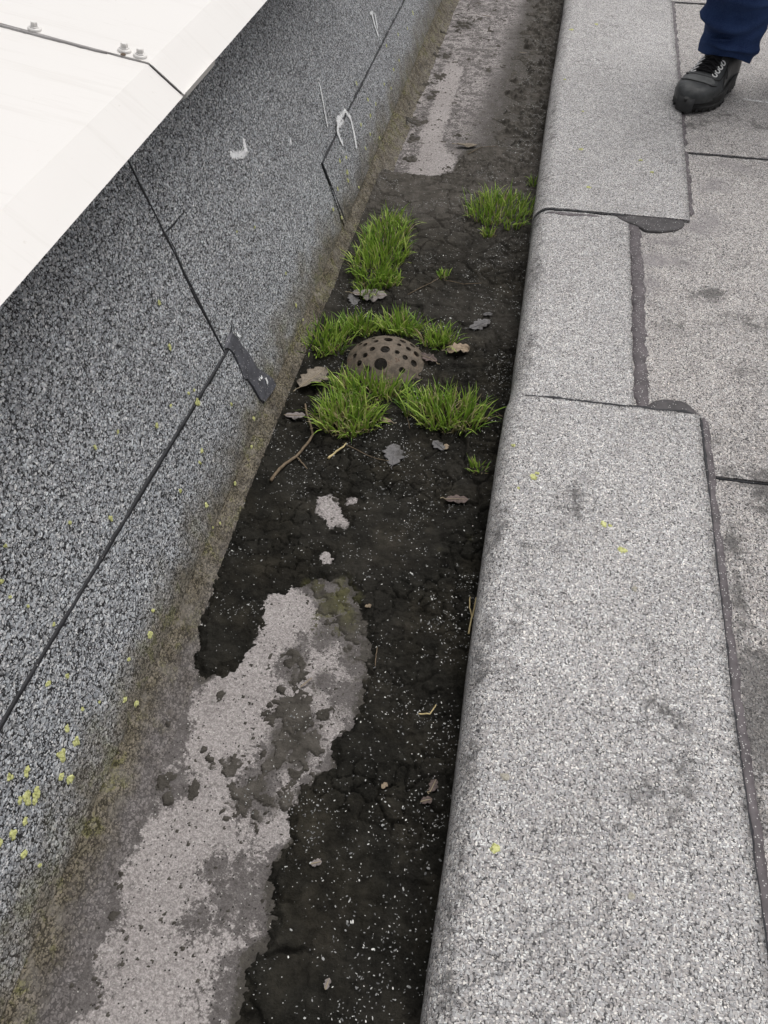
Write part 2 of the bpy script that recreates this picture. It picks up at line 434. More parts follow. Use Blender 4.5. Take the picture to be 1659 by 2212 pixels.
CLODS = [(1002, 55, 18), (960, 120, 14), (950, 165, 12), (930, 210, 12), (900, 265, 16), (897, 300, 14), (890, 345, 12), (630, 1420, 16), (655, 1432, 14), (725, 1305, 40), (745, 1345, 34), (690, 1275, 20), (610, 1530, 34), (650, 1560, 44), (620, 1595, 40), (670, 1600, 30), (700, 1545, 14),
         (590, 1640, 30), (645, 1640, 30), (520, 1720, 26), (500, 1650, 18), (610, 1735, 24), (560, 1700, 26), (455, 1660, 10), (420, 1705, 14), (640, 1470, 20), (440, 1620, 8), (560, 1770, 18), (590, 1745, 20),
         (480, 1500, 10), (350, 1690, 14), (365, 1725, 14), (262, 2085, 10), (270, 2030, 10), (250, 1975, 12)]
GRIME = [(630, 1600, 70), (560, 1700, 60), (520, 1930, 75), (480, 2140, 70), (470, 1880, 40), (735, 1330, 45), (770, 1420, 46), (740, 1500, 40), (700, 1380, 36), (625, 1440, 38), (560, 2060, 30), (390, 1690, 30), (650, 1400, 30), (430, 1990, 40), (700, 1470, 26)]
def pxblob(x, y, lst):
    r = np.zeros(x.shape)
    for a, b, q in lst:
        c = onz(a, b)
        e = abs(onz(a + q, b)[0] - c[0])
        r = np.maximum(r, np.exp(-(((x - c[0]) / e) ** 2 + ((y - c[1]) / (e * 1.35)) ** 2) * 0.7))
    return r

X0 = -0.465
DOME = np.array([-0.292, 1.585]); DOME_R = 0.100
xs = np.arange(-0.475, 0.062, 0.0042)
ys = np.concatenate([np.arange(-1.2, 0.1, 0.03), np.arange(0.1, 1.5, 0.0042), np.arange(1.5, 3.0, 0.008), np.arange(3.0, 5.0, 0.016), np.arange(5.0, 14.2, 0.2)])
GX, GY = np.meshgrid(xs, ys)
sdp = np.max([polysd(GX, GY, p) for p in PALE], axis=0)
pale = sstep(-0.035, 0.03, sdp) - 0.78 * pxblob(GX, GY, GRIME)
film = sstep(-0.09, 0.09, polysd(GX, GY, FILM) + 0.05 * fbm(GX, GY, 7, 301, 4)) * (0.46 + 0.42 * sstep(-0.25, -0.03, GX))
film = np.maximum(film, sstep(-0.03, 0.0, polysd(GX, GY, MUDP)) * 0.8 * (1 - sstep(0.2, 0.6, pale)))
film = np.maximum(film, 0.55 * pxblob(GX, GY, [(a, b, q * 1.3) for a, b, q in CLODS]))
film = np.maximum(film, 0.42 * pxblob(GX, GY, [(760, 1400, 60), (775, 1480, 40), (700, 1360, 50), (735, 1560, 34), (690, 1480, 40)]))
pale = np.maximum(pale, 0.46 * sstep(2.2, 2.6, GY))
fz = 0.0012 * fbm(GX, GY, 30, 3)
floor = mesh('gutter_floor', np.stack([GX, GY, fz], -1).reshape(-1, 3), gridfaces(len(ys), len(xs)), M_FLOOR, smooth=True)
attr(floor, 'pale', pale); attr(floor, 'film', film)
mossf = pxblob(GX, GY, [(725, 1310, 45), (745, 1345, 30)]) + 0.45 * pxblob(GX, GY, [(985, 320, 45), (1010, 275, 30), (1065, 110, 26)])
attr(floor, 'moss', mossf * 0.75)
tag(floor, kind='structure')

# rounded strip between floor and wall
ys2 = np.concatenate([np.arange(-1.2, 5, 0.02), np.arange(5, 14.3, 0.3)])
pr = []
P0, P1, P2 = np.array([X0 + 0.018, -0.003]), np.array([X0 - 0.012, 0.008]), np.array([-0.5205, 0.0625])
prof = [P0, P0 * .5 + P1 * .5 + np.array([0, -.0005]), P1, P1 * .66 + P2 * .34 + np.array([-.001, .001]), P1 * .33 + P2 * .67 + np.array([-.001, .001]), P2, P2 + np.array([-.006, .014])]
v = []
for y in ys2:
    for k, p in enumerate(prof):
        w = 0.0035 * mnoise.noise((y * 5, k * 0.3, 0)) + 0.0016 * mnoise.noise((y * 28, k * 3.0, 4))
        v.append((p[0] + w, y, p[1] + w * (0.6 if k else 0)))
fil = mesh('gutter_fillet', v, gridfaces(len(ys2), len(prof)), M_FILLET, smooth=True)
tag(fil, kind='structure')

# dried mud
def mud_field(x, y):
    nz = 0.016 * fbm(x, y, 22, 11, 5) + 0.011 * fbm(x, y, 95, 21, 3)
    s = polysd(x, y, MUDP)
    for p in PALE[2:]:
        s = np.minimum(s, -polysd(x, y, p))
    s = s + nz
    f1, f2, cid = worley(x + 0.004 * fbm(x, y, 60, 5, 2), y + 0.004 * fbm(x, y, 60, 6, 2), 62, 7)
    cl = pxblob(x, y, CLODS)
    clod = (cl - 0.64 + 1.05 * fbm(x, y, 62, 15, 4) + 0.55 * (0.42 - f1)) * 0.02
    f1b, f2b, cb = worley(x, y, 120, 33)
    crumb = np.where(cb < 0.040 * sstep(0.0, 0.03, np.max([polysd(x, y, p) for p in PALE[:2]], axis=0) + 0.01), 0.30 - f1b, -1.0) * 0.012
    ks = sstep(-0.24, 0.0, x - kx(y)) * sstep(1.9, 2.3, y)
    lump = (ks * 0.95 - 0.46 + 1.0 * fbm(x, y, 22, 41, 5)) * 0.03
    lump = np.where(y > 2.0, lump, -1)
    return s, np.maximum(clod, crumb), lump
mx = np.arange(-0.486, 0.034, 0.0026)
my = np.concatenate([np.arange(0.0, 1.3, 0.0026), np.arange(1.3, 2.5, 0.0036), np.arange(2.5, 4.9, 0.0048)])
AX, AY = np.meshgrid(mx, my)
s_, cl_, lu_ = mud_field(AX, AY)
mf = np.maximum(np.maximum(s_, cl_), lu_)
wx = AX + 0.022 * fbm(AX, AY, 16, 61, 5); wy = AY + 0.022 * fbm(AX, AY, 16, 71, 5)
f1, f2, cid = worley(wx, wy, 13, 81); g1, g2, gid = worley(wx, wy, 34, 91); h1, h2, hid = worley(AX, AY, 75, 95)
cm = sstep(-0.1, 0.35, fbm(AX, AY, 4, 101, 3))
k1, k2, kid = worley(AX + 0.014 * fbm(AX, AY, 26, 63, 5), AY + 0.014 * fbm(AX, AY, 26, 73, 5), 21, 83)
crack = (1 - sstep(0.02, 0.11, f2 - f1)) * cm + 0.9 * (1 - sstep(0.02, 0.085, g2 - g1)) * sstep(0.12, 0.5, fbm(AX, AY, 6, 111, 3) + 0.3 * sstep(-0.2, 0, AX)) + 0.9 * (1 - sstep(0.015, 0.07, k2 - k1)) * sstep(0.0, 0.4, fbm(AX, AY, 3.5, 113, 3))
crack = np.clip(crack * 1.15, 0, 1.15)
rough = 0.55 + 1.1 * sstep(-0.24, 0.0, AX)
fm = sstep(0.0, 0.016, s_)
hgt = fm * (0.0095 + 0.0050 * fbm(AX, AY, 9, 121, 3) + rough * (0.0034 * fbm(AX, AY, 55, 131, 4) + 0.0030 * (0.5 - h1) + 0.0026 * (gid - 0.5) * sstep(0.0, 0.12, g2 - g1) + 0.0026 * (kid - 0.5) * sstep(0, .08, k2 - k1) + 0.0016 * fbm(AX, AY, 150, 135, 2)) - 0.0105 * crack)
hgt = hgt + sstep(0.0, 0.02, s_) * 0.012 * sstep(-0.05, 0.015, AX - kx(AY)) * (0.4 + vnoise(AX * 9, AY * 9, 141))
hgt = np.maximum(hgt, sstep(0.0, 0.006, cl_) * (0.0024 + 0.0028 * fbm(AX, AY, 80, 151, 4) + 0.003 * (0.5 - h1)))
hgt = np.maximum(hgt, sstep(0.0, 0.012, lu_) * (0.008 + 0.016 * (0.6 - g1) * gid + 0.018 * fbm(AX, AY, 34, 161, 4) + 0.008 * fbm(AX, AY, 110, 163, 2)))
hole = np.hypot(AX - DOME[0], AY - DOME[1]) < DOME_R - 0.014
keep = (mf > 0) & (AX < kx(AY) + 0.006) & ~hole
idx = np.arange(AX.size).reshape(AX.shape)
fk = keep[:-1, :-1] | keep[1:, :-1] | keep[:-1, 1:] | keep[1:, 1:]
fk &= ~(hole[:-1, :-1] | hole[1:, 1:])
quads = np.stack([idx[:-1, :-1][fk], idx[:-1, 1:][fk], idx[1:, 1:][fk], idx[1:, :-1][fk]], -1)
used = np.unique(quads)
remap = np.full(AX.size, -1); remap[used] = np.arange(len(used))
zz = np.where(mf > 0, np.maximum(hgt, 0.0012), -0.003) + 0.001 + np.maximum(0, -0.462 - AX) * 0.72 + 0.004 * np.exp(-((AX + 0.466) / 0.01) ** 2)
jx = 0.0007 * fbm(AX, AY, 300, 171, 1); jy = 0.0007 * fbm(AX, AY, 300, 181, 1)
MV = np.stack([AX + jx, AY + jy, zz], -1).reshape(-1, 3)[used]
mud = mesh('mud', MV, remap[quads].tolist(), M_MUD, smooth=True)
lumpy = (lu_ > s_) & (s_ < 0)
brown = np.clip(0.85 * sstep(2.15, 2.45, AY) + 0.32 * sstep(1.3, 2.1, AY) + 0.9 * (cl_ > s_) * (s_ < 0.0) + 0.25 * fbm(AX, AY, 5, 191, 3) - 0.75 * lumpy, 0, 1)
attr(mud, 'brown', brown.ravel()[used])
attr(mud, 'tone', (0.74 + 0.20 * gid + 0.20 * kid + 0.20 * hid - 0.25 * np.clip(crack, 0, 1)).ravel()[used])  # last term paints the shade inside the cracks into the tone
mossm = 1.25 * pxblob(AX, AY, [(660, 1268, 26), (690, 1262, 24), (735, 1300, 60), (750, 1340, 45), (725, 1320, 40), (1000, 320, 45)]) * 0.55 + 0.30 * pxblob(AX, AY, [(990, 1180, 90), (700, 1040, 60), (880, 1250, 80), (950, 1380, 60)]) + 0.25 * fbm(AX, AY, 7, 201, 3)
attr(mud, 'moss', mossm.ravel()[used])
tag(mud, 'cracked dark dried mud filling the gutter between wall foot and kerb', None, None, 'stuff')
def mud_top(x, y):
    i = np.argmin((MV[:, 0] - x) ** 2 + (MV[:, 1] - y) ** 2)
    if (MV[i, 0] - x) ** 2 + (MV[i, 1] - y) ** 2 > 0.0001: return 0.002
    return float(MV[i, 2])

# loose slate flakes washed onto the mud
dens = np.clip(0.16 + 1.7 * fbm(MV[:, 0], MV[:, 1], 15, 211, 4) + 0.4 * sstep(-0.2, 0.0, MV[:, 0]), 0.05, 2.0) * np.where(MV[:, 1] < 1.3, 1.0, np.where(MV[:, 1] < 2.5, 1.6, 5.0))
dens = dens * np.where(MV[:, 2] > 0.003, 1, 0.1)
pick = rng.choice(len(MV), 11000, replace=False, p=dens / dens.sum())
fv, ff = [], []
for i in pick:
    p = MV[i]; a = rng.uniform(0, math.pi); L = rng.uniform(0.0006, 0.0019) * (1.6 if rng.random() < 0.08 else 1); wd = L * rng.uniform(0.3, 0.7)
    ca, sa = math.cos(a), math.sin(a); k = len(fv); tl = rng.uniform(-0.4, 0.4)
    for (u, w) in ((-1, -.3), (-.3, -1), (.8, -.7), (1, .3), (.2, 1), (-.8, .7)):
        fv.append((p[0] + (u * L * ca - w * wd * sa), p[1] + (u * L * sa + w * wd * ca), p[2] + 0.0011 + u * L * tl * 0.5))
    ff.append(tuple(k + q for q in range(6)))
t = NT('slate_flake')
geo = t.n('ShaderNodeNewGeometry').outputs['Random Per Island']
M_FLAKE = t.done(t.ramp(geo, [(0.0, (0.08, 0.08, 0.08)), (0.6, (0.24, 0.24, 0.235)), (0.9, (0.44, 0.44, 0.42)), (1.0, (0.68, 0.67, 0.64))]), 0.7, 0.3)
fl = mesh('slate_flakes', fv, ff, M_FLAKE)
tag(fl, 'pale slate flakes scattered over the dark mud', None, None, 'stuff')

# ------------------------------------------------------------------ the wall on the left and its felt sheets
CAP_X, CAP_Z = -0.575, 0.7184
wall = empty('wall')
tag(wall, 'leaning wall clad in dark grey slate-chip roofing felt under the white coping', 'wall')
def wall_sheet(y0, y1, z0f, z1f, lift, edge, dy=0.02):
    """sheet on the wall from run y0 to y1 and between two height functions, its edge standing proud"""
    Ys = np.concatenate([np.arange(y0, min(y1, 5.0), dy), np.arange(max(5.0, y0), y1, 0.4), [y1]]) if y1 > 5 else np.append(np.arange(y0, y1, dy), y1)
    n = 9; v = []
    for i, y in enumerate(Ys):
        jag = 0.0016 * mnoise.noise((y * 55, y0, 3)) + 0.002 * mnoise.noise((y * 9, y0, 5))
        a, b = z0f(y), z1f(y) + jag
        for k in range(n):
            z = a + (b - a) * k / (n - 1)
            yy = y
            if i in (0, len(Ys) - 1): yy = y + 0.002 * mnoise.noise((z * 40, y * 3, 8))
            v.append(wallpt(yy, z, lift + 0.0012 * mnoise.noise((y * 4, z * 4, lift * 900))))
    nr = len(Ys); f = gridfaces(nr, n)
    f = [q[::-1] for q in f]
    ring = [k for k in range(n)] + [i * n + n - 1 for i in range(1, nr)] + [(nr - 1) * n + k for k in range(n - 2, -1, -1)] + [i * n for i in range(nr - 2, 0, -1)]
    base = len(v)
    for q in ring: v.append(np.array(v[q]) - WN * (lift + 0.002))
    m = len(ring)
    for i in range(m):
        j = (i + 1) % m
        f.append((ring[i], ring[j], base + j, base + i))
    return mesh('felt_sheet', v, f, M_WALL, wall)
TOPZ = 0.745
seam_near = lambda y: np.interp(y, [-1, .42, 1.28], [.300, .2735, .224])
lo = lambda y: 0.058
wall_sheet(1.266, 14.0, lo, lambda y: TOPZ, 0.0035, True)          # long sheet beyond the upright seam
wall_sheet(-1.0, 1.2660, lambda y: seam_near(y) - 0.02, lambda y: TOPZ, 0.0030, True)
wall_sheet(-1.0, 1.285, lo, seam_near, 0.0060, True)               # lower strip near
far_h = lambda y: np.interp(y, [2.1, 2.4, 3.0, 4.2, 14], [.232, .236, .240, .246, .25])
wall_sheet(2.118, 14.0, lo, far_h, 0.0080, True)
# plain backing of the wall
bk = [wallpt(-1, 0.0, -0.002), wallpt(14, 0.0, -0.002), wallpt(14, TOPZ, -0.002), wallpt(-1, TOPZ, -0.002)]
bk2 = [np.array([-2.2, -1, 0.0]), np.array([-2.2, 14, 0.0]), np.array([-2.2, 14, TOPZ]), np.array([-2.2, -1, TOPZ])]
mesh('wall_core', bk + bk2, [(0, 1, 2, 3), (4, 7, 6, 5), (3, 2, 6, 7), (0, 3, 7, 4), (1, 5, 6, 2)], M_BLEED, wall)

def bead(pts, n, width, height, mat, parent, name, jit=0.35, step=0.004, seed=0):
    """low bead of bitumen along a polyline lying on a surface of normal n"""
    pts = [np.array(p, float) for p in pts]; n = np.array(n, float)
    P = []
    for a, b in zip(pts[:-1], pts[1:]):
        m = max(1, int(np.linalg.norm(b - a) / step))
        P += [a + (b - a) * i / m for i in range(m)]
    P.append(pts[-1]); v = []; m = len(P)
    for i, p in enumerate(P):
        d = P[min(i + 1, m - 1)] - P[max(i - 1, 0)]; d /= np.linalg.norm(d) + 1e-9
        s = np.cross(n, d)
        q = i * step
        wl = width * (1 + jit * 2 * mnoise.noise((q * 27, seed, 1)) + jit * mnoise.noise((q * 120, seed, 2)) + .5 * jit * mnoise.noise((q * 320, seed, 4)))
        wr = width * (1 + jit * 2 * mnoise.noise((q * 23, seed, 7)) + jit * mnoise.noise((q * 130, seed, 9)) + .5 * jit * mnoise.noise((q * 340, seed, 11)))
        e = min(1.0, (i + 0.3) / 4, (m - 1 - i + 0.3) / 4)
        wl *= e; wr *= e
        for u, h in ((-wl, -0.004), (-wl * .8, height * .6), (0, height * (0.8 + .5 * mnoise.noise((q * 120, seed, 3)))), (wr * .8, height * .6), (wr, -0.004)):
            v.append(p + s * u + n * h)
    return mesh(name, v, [q for q in gridfaces(m, 5)], mat, parent, smooth=True)
ws = np.linspace(0.30, 1.283, 30)
bead([wallpt(y, seam_near(y) + 0.002, 0.005) for y in ws] + [wallpt(1.31, .236, .005), wallpt(1.335, .248, .005)], WN, 0.0042, 0.0015, M_BEAD, wall, 'bitumen_seam', 0.3, seed=1)
bead([wallpt(1.266 + (z - .23) * .02, z, 0.004) for z in np.linspace(.228, .66, 14)], WN, 0.0031, 0.001, M_BEAD, wall, 'bitumen_seam', 0.55, seed=2)
bead([wallpt(1.275 + .012 * math.sin(z * 14), z, 0.004) for z in np.linspace(.30, .47, 8)], WN, 0.0025, 0.001, M_BEAD, wall, 'bitumen_seam', 0.9, seed=21)
ws = np.linspace(2.118, 4.8, 40)
bead([wallpt(y, far_h(y) + 0.001, 0.007) for y in ws], WN, 0.0036, 0.0010, M_BEAD, wall, 'bitumen_seam', 0.8, seed=3)
bead([wallpt(y, far_h(y) + 0.001, 0.007) for y in np.linspace(4.79, 13.9, 20)], WN, 0.0036, 0.0010, M_BEAD, wall, 'bitumen_seam', 0.6, step=0.04, seed=6)
bead([wallpt(2.116 + (0.232 - z) * .12, z, 0.007) for z in np.linspace(.236, .062, 8)], WN, 0.0044, 0.002, M_BEAD, wall, 'bitumen_seam', 0.25, seed=4)
# short dark streak above the near seam
bead([onwall(*q, .0045) for q in ((345, 512), (372, 488), (400, 455))], WN, 0.0016, 0.0005, M_BEAD, wall, 'bitumen_seam', 0.9, seed=5)
# bitumen flashing over the foot of the upright seam
pat = [(503, 718), (514, 730), (525, 748), (540, 765), (556, 795), (572, 805), (590, 818), (597, 832), (590, 845), (572, 868), (563, 862), (548, 835), (536, 818), (528, 818), (520, 795), (508, 765), (495, 752), (490, 752)]
bm = bmesh.new()
c0 = np.mean([onwall(*q, .0085) for q in pat], axis=0)
top = [bm.verts.new(onwall(*q, .0082)) for q in pat]
bot = [bm.verts.new(np.array(onwall(*q, .0082)) + (np.array(onwall(*q, .0082)) - c0) * 0.06 - WN * .006) for q in pat]
bm.faces.new(top)
for i in range(len(pat)):
    j = (i + 1) % len(pat); bm.faces.new((top[j], top[i], bot[i], bot[j]))
bmesh.ops.recalc_face_normals(bm, faces=bm.faces)
me = bpy.data.meshes.new('bitumen_patch'); bm.to_mesh(me); bm.free()
link('bitumen_patch', me, M_PATCH, wall)

def flecks(strokes, place, nrm, width, count, parent, name, mat, smin, smax, seed):
    r = random.Random(seed); v = []; f = []
    a, b, n = frame_of(nrm)
    for st in strokes:
        L = [math.dist(p, q) for p, q in zip(st[:-1], st[1:])]; T = sum(L)
        for _ in range(int(count * T)):
            u = r.random() * T; i = 0
            while u > L[i] and i < len(L) - 1: u -= L[i]; i += 1
            k = u / L[i]
            p = place(st[i][0] + (st[i + 1][0] - st[i][0]) * k, st[i][1] + (st[i + 1][1] - st[i][1]) * k)
            p = p + a * r.gauss(0, width) + b * r.gauss(0, width) + n * r.uniform(0, .0006)
            g = r.uniform(0, 6.28); z = r.uniform(smin, smax); base = len(v); w = r.uniform(.4, .8)
            for q in range(5):
                h = g + q * 1.2566
                v.append(p + (a * math.cos(h) + b * math.sin(h) * w) * z * r.uniform(.7, 1.2))
            f.append(tuple(range(base, base + 5)))
    return mesh(name, v, f, mat, parent)
pw = lambda x, y: onwall(x, y, 0.0105)
pw1 = lambda x, y: onwall(x, y, 0.0060)
flecks([[(803, 28), (808, 50), (817, 77)], [(799, 30), (806, 26)], [(810, 30), (815, 60)]], pw1, WN, .0030, 14, wall, 'chalk_mark', M_CHALK, .0010, .0024, 1)
flecks([[(690, 180), (697, 215), (703, 250), (708, 275)]], pw1, WN, .0018, 7, wall, 'chalk_mark', M_CHALK, .0009, .0020, 2)
flecks([[(745, 238), (732, 260), (729, 285), (740, 312)], [(745, 238), (757, 255), (764, 285), (770, 318)], [(729, 275), (742, 262)], [(727, 262), (733, 252)]], pw, WN, .0036, 13, wall, 'chalk_mark', M_CHALK, .0010, .0026, 3)
flecks([[(497, 328), (505, 337), (520, 336), (531, 325), (527, 303)], [(500, 337), (530, 330)]], pw1, WN, .0036, 9, wall, 'chalk_mark', M_CHALK, .0010, .0024, 4)
flecks([[(627, 300), (629, 313)]], pw1, WN, .0012, 5, wall, 'chalk_mark', M_CHALK, .0010, .0020, 5)
flecks([[(575, 818), (578, 828)], [(560, 820), (566, 815)], [(512, 722), (518, 727)]], pw, WN, .0018, 5, wall, 'chalk_mark', M_CHALK, .0010, .0024, 6)

def lichen(p, nrm, size, parent, mat, seed, ecc=1.0):
    r = random.Random(seed); a, b, n = frame_of(nrm); parts = []
    k = r.randint(3, 6)
    for i in range(k):
        g = r.uniform(0, 6.28); d = size * 0.5 * math.sqrt(r.random()) if i else 0
        c = p + (a * math.cos(g) * ecc + b * math.sin(g)) * d
        R = size * r.uniform(.28, .62); m = 11
        v = [c + n * .0009]
        for ring, h in ((0.6, .0010), (1.0, -.0003)):
            for q in range(m):
                t_ = 6.283 * q / m; rr = R * ring * r.uniform(.60, 1.30)
                v.append(c + (a * math.cos(t_) * ecc + b * math.sin(t_)) * rr + n * (h + r.uniform(-.0005, .0005)))
        f = [(0, 1 + q, 1 + (q + 1) % m) for q in range(m)] + [(1 + q, 1 + m + q, 1 + m + (q + 1) % m, 1 + (q + 1) % m) for q in range(m)]
        parts.append((v, f))
    v, f = join(parts)
    return mesh('lichen_patch', v, f, mat, parent)
LW = [(345, 655, 6), (368, 750, 7), (370, 875, 5), (427, 870, 9), (408, 850, 6), (340, 920, 7), (420, 843, 4), (255, 932, 5), (500, 875, 5), (543, 965, 5), (577, 935, 6), (632, 855, 6), (508, 1045, 5), (205, 965, 7),
      (437, 975, 7), (432, 1000, 5), (240, 1120, 8), (153, 1130, 5), (475, 1130, 4), (548, 902, 6), (507, 1125, 6), (460, 1140, 4), (511, 1160, 6), (445, 1090, 8), (390, 1060, 6), (515, 1262, 5), (450, 1370, 6), (117, 1350, 6), (383, 1420, 8),
      (325, 1370, 9), (278, 1425, 6), (330, 1320, 6), (385, 1395, 7), (372, 1440, 6), (145, 1460, 6), (105, 1475, 7), (295, 1520, 7), (178, 1530, 7), (145, 1575, 8), (270, 1512, 8), (318, 1530, 8),
      (168, 1605, 12), (133, 1632, 11), (58, 1670, 11), (22, 1680, 7), (135, 1677, 8), (151, 1682, 12), (82, 1712, 13), (60, 1725, 12), (45, 1728, 7), (55, 1772, 9), (28, 1802, 11), (2, 1820, 9), (53, 1842, 9), (85, 1870, 6), (77, 1732, 7),
      (12, 1180, 5), (60, 1310, 4), (22, 1290, 5), (4, 1255, 7), (215, 1515, 4), (550, 490, 4), (512, 500, 4), (343, 655, 4), (780, 270, 5), (795, 215, 5), (800, 250, 5), (790, 320, 4), (735, 350, 5), (748, 340, 4), (750, 372, 6), (752, 390, 5), (730, 408, 5), (775, 405, 4), (770, 180, 4), (850, 150, 4), (862, 130, 4),
      (835, 100, 4), (880, 62, 4), (892, 28, 5), (830, 182, 4), (720, 452, 5), (738, 470, 4), (618, 590, 4), (640, 660, 5), (655, 690, 4), (860, 75, 4), (800, 290, 4), (820, 300, 4), (845, 190, 4), (812, 225, 4)]
for i, (a, b, q) in enumerate(LW):
    p = onwall(a, b, 0.0066 if a < 600 else 0.0084)
    q2 = onwall(a + q, b, 0.007)
    dep = np.linalg.norm(p - CAM)
    lichen(p, WN, q * dep / FPX * 1.25, wall, M_LICHEN, 100 + i)

# ------------------------------------------------------------------ white metal coping on the wall
cop = empty('coping', (0, 0, 0))
tag(cop, 'white coated metal coping with folded edge, lapped sheets and hex screws', 'coping')
def cappt(y, s, lift=0.0):
    """s < 0 runs up the top plane from the crease, 0..1 down the sloping front, above 1 the drip"""
    b1, b2 = math.radians(10.0), math.radians(42.0)
    n1 = np.array([math.sin(b1), 0, math.cos(b1)]); n2 = np.array([math.sin(b2), 0, math.cos(b2)])
    L = CAP_L
    cr = np.array([CAP_X - math.cos(b2) * L, 0, CAP_Z + math.sin(b2) * L])
    if s < 0: p = cr + np.array([math.cos(b1), 0, -math.sin(b1)]) * s; n = n1
    elif s <= 1: p = cr + np.array([math.cos(b2), 0, -math.sin(b2)]) * s * L; n = n2 if s > 0.05 else (n1 + n2) / 2
    else: p = np.array([CAP_X - (s - 1) * 1.9, 0, CAP_Z - (s - 1) * 1.0]); n = np.array([1.0, 0, 0])
    return p + n * lift + np.array([0, y, 0])
CAP_L = 0.0678
def cap_sheet(y0, y1, lift, bend=0.0):
    ss = [-1.6, -1.0, -0.5, -0.25, -0.12, -0.05, -0.012, -0.004, 0.0, 0.03, 0.10, 0.4, 0.7, 0.96, 1.0, 1.006, 1.05]
    Ys = np.unique(np.concatenate([np.linspace(y0, y1, 40), y0 + np.array([0, .01, .03, .06])]))
    v = []
    for y in Ys:
        for s in ss:
            e = lift
            if bend and y < y0 + 0.05:                 # the lapped lip gapes a little between the screws
                e += bend * (1 - (y - y0) / 0.05) * (0.6 + 0.4 * math.sin(s * 20))
            v.append(cappt(y, s, e))
    f = gridfaces(len(Ys), len(ss)); f = [q[::-1] for q in f]
    n = len(ss); b = len(v)                            # turned-in thickness at both ends
    for k in range(n): v.append(np.array(v[k]) - np.array([0, 0, .0022]))
    for k in range(n - 1): f.append((k, k + 1, b + k + 1, b + k))
    return mesh('coping_sheet', v, f, M_WHITE, cop)

cap_sheet(-1.2, 1.44, 0.0)
cap_sheet(1.300, 13.0, 0.0024, 0.0014)
# tongue of the near sheet showing below the lapped one
v = []
for y in np.linspace(1.3045, 1.448, 9):
    for s_, l_ in ((0.80, .0012), (0.97, .0012), (1.0, .009), (1.004, .011), (1.035, .011), (1.035, .009)):
        v.append(cappt(y, s_, l_) if s_ <= 1 else cappt(y, s_, l_ - .001))
f = [q[::-1] for q in gridfaces(9, 6)] + [tuple(range(6)), tuple(range(48 + 5, 48 - 1, -1))]
mesh('lap_flange', v, f, M_WHITE, cop)
# old sealant squeezed out of the lap on the top plane and down the front
bead([cappt(1.2978, s_, .0012) for s_ in (-.30, -.22, -.16, -.10, -.066)], cappt(0, -.5, 1) - cappt(0, -.5, 0), .0040, .0022, M_SEAL, cop, 'sealant_bead', .35, seed=31)
bead([cappt(1.2993, s_, .0010) for s_ in (-.066, -.04, -.012)], cappt(0, -.5, 1) - cappt(0, -.5, 0), .0012, .0008, M_SEAL, cop, 'sealant_bead', .5, seed=32)
bead([cappt(1.2993, s_, .0012) for s_ in (.05, .4, .8, .93)], cappt(0, .5, 1) - cappt(0, .5, 0), .0011, .0008, M_BLEED, cop, 'sealant_bead', .6, seed=33)
def on_cap(px, py):
    n = cappt(0, -.5, 1) - cappt(0, -.5, 0); P = cappt(0, -.1, .0032); d = ray(px, py)
    return CAM + d * (np.dot(P - CAM, n) / np.dot(d, n)), n
def lathe(p, nrm, prof, m, twist=0.0):
    a, b, n = frame_of(nrm); v = []
    for r, h in prof:
        for k in range(m):
            t_ = 6.2832 * k / m + twist
            v.append(p + (a * math.cos(t_) + b * math.sin(t_)) * r + n * h)
    f = gridfaces(len(prof), m, True); f.append(tuple(len(prof) * m - m + k for k in range(m)))
    return v, f
for i, (px, py) in enumerate([(75, 64), (269, 110), (303, 122)]):
    p, n = on_cap(px, py)
    v, f = lathe(p, n, [(.0104, -.001), (.0110, .0011), (.0100, .0030), (.0072, .0042)], 20)
    w_ = mesh('screw_washer', v, f, M_WHITE, cop, smooth=True)
    v, f = lathe(p, n, [(.0077, .0034), (.0077, .0052), (.0058, .0057), (.0055, .0108), (.0045, .0121)], 6, .3 * i)
    mesh('screw_head', v, f, M_WHITE, w_)
p, n = on_cap(266, 118)
v, f = lathe(p, n, [(.0045, .0002), (.0038, .0009), (.0015, .0012)], 7)
mesh('rust_spot', v, f, M_RUST, cop)

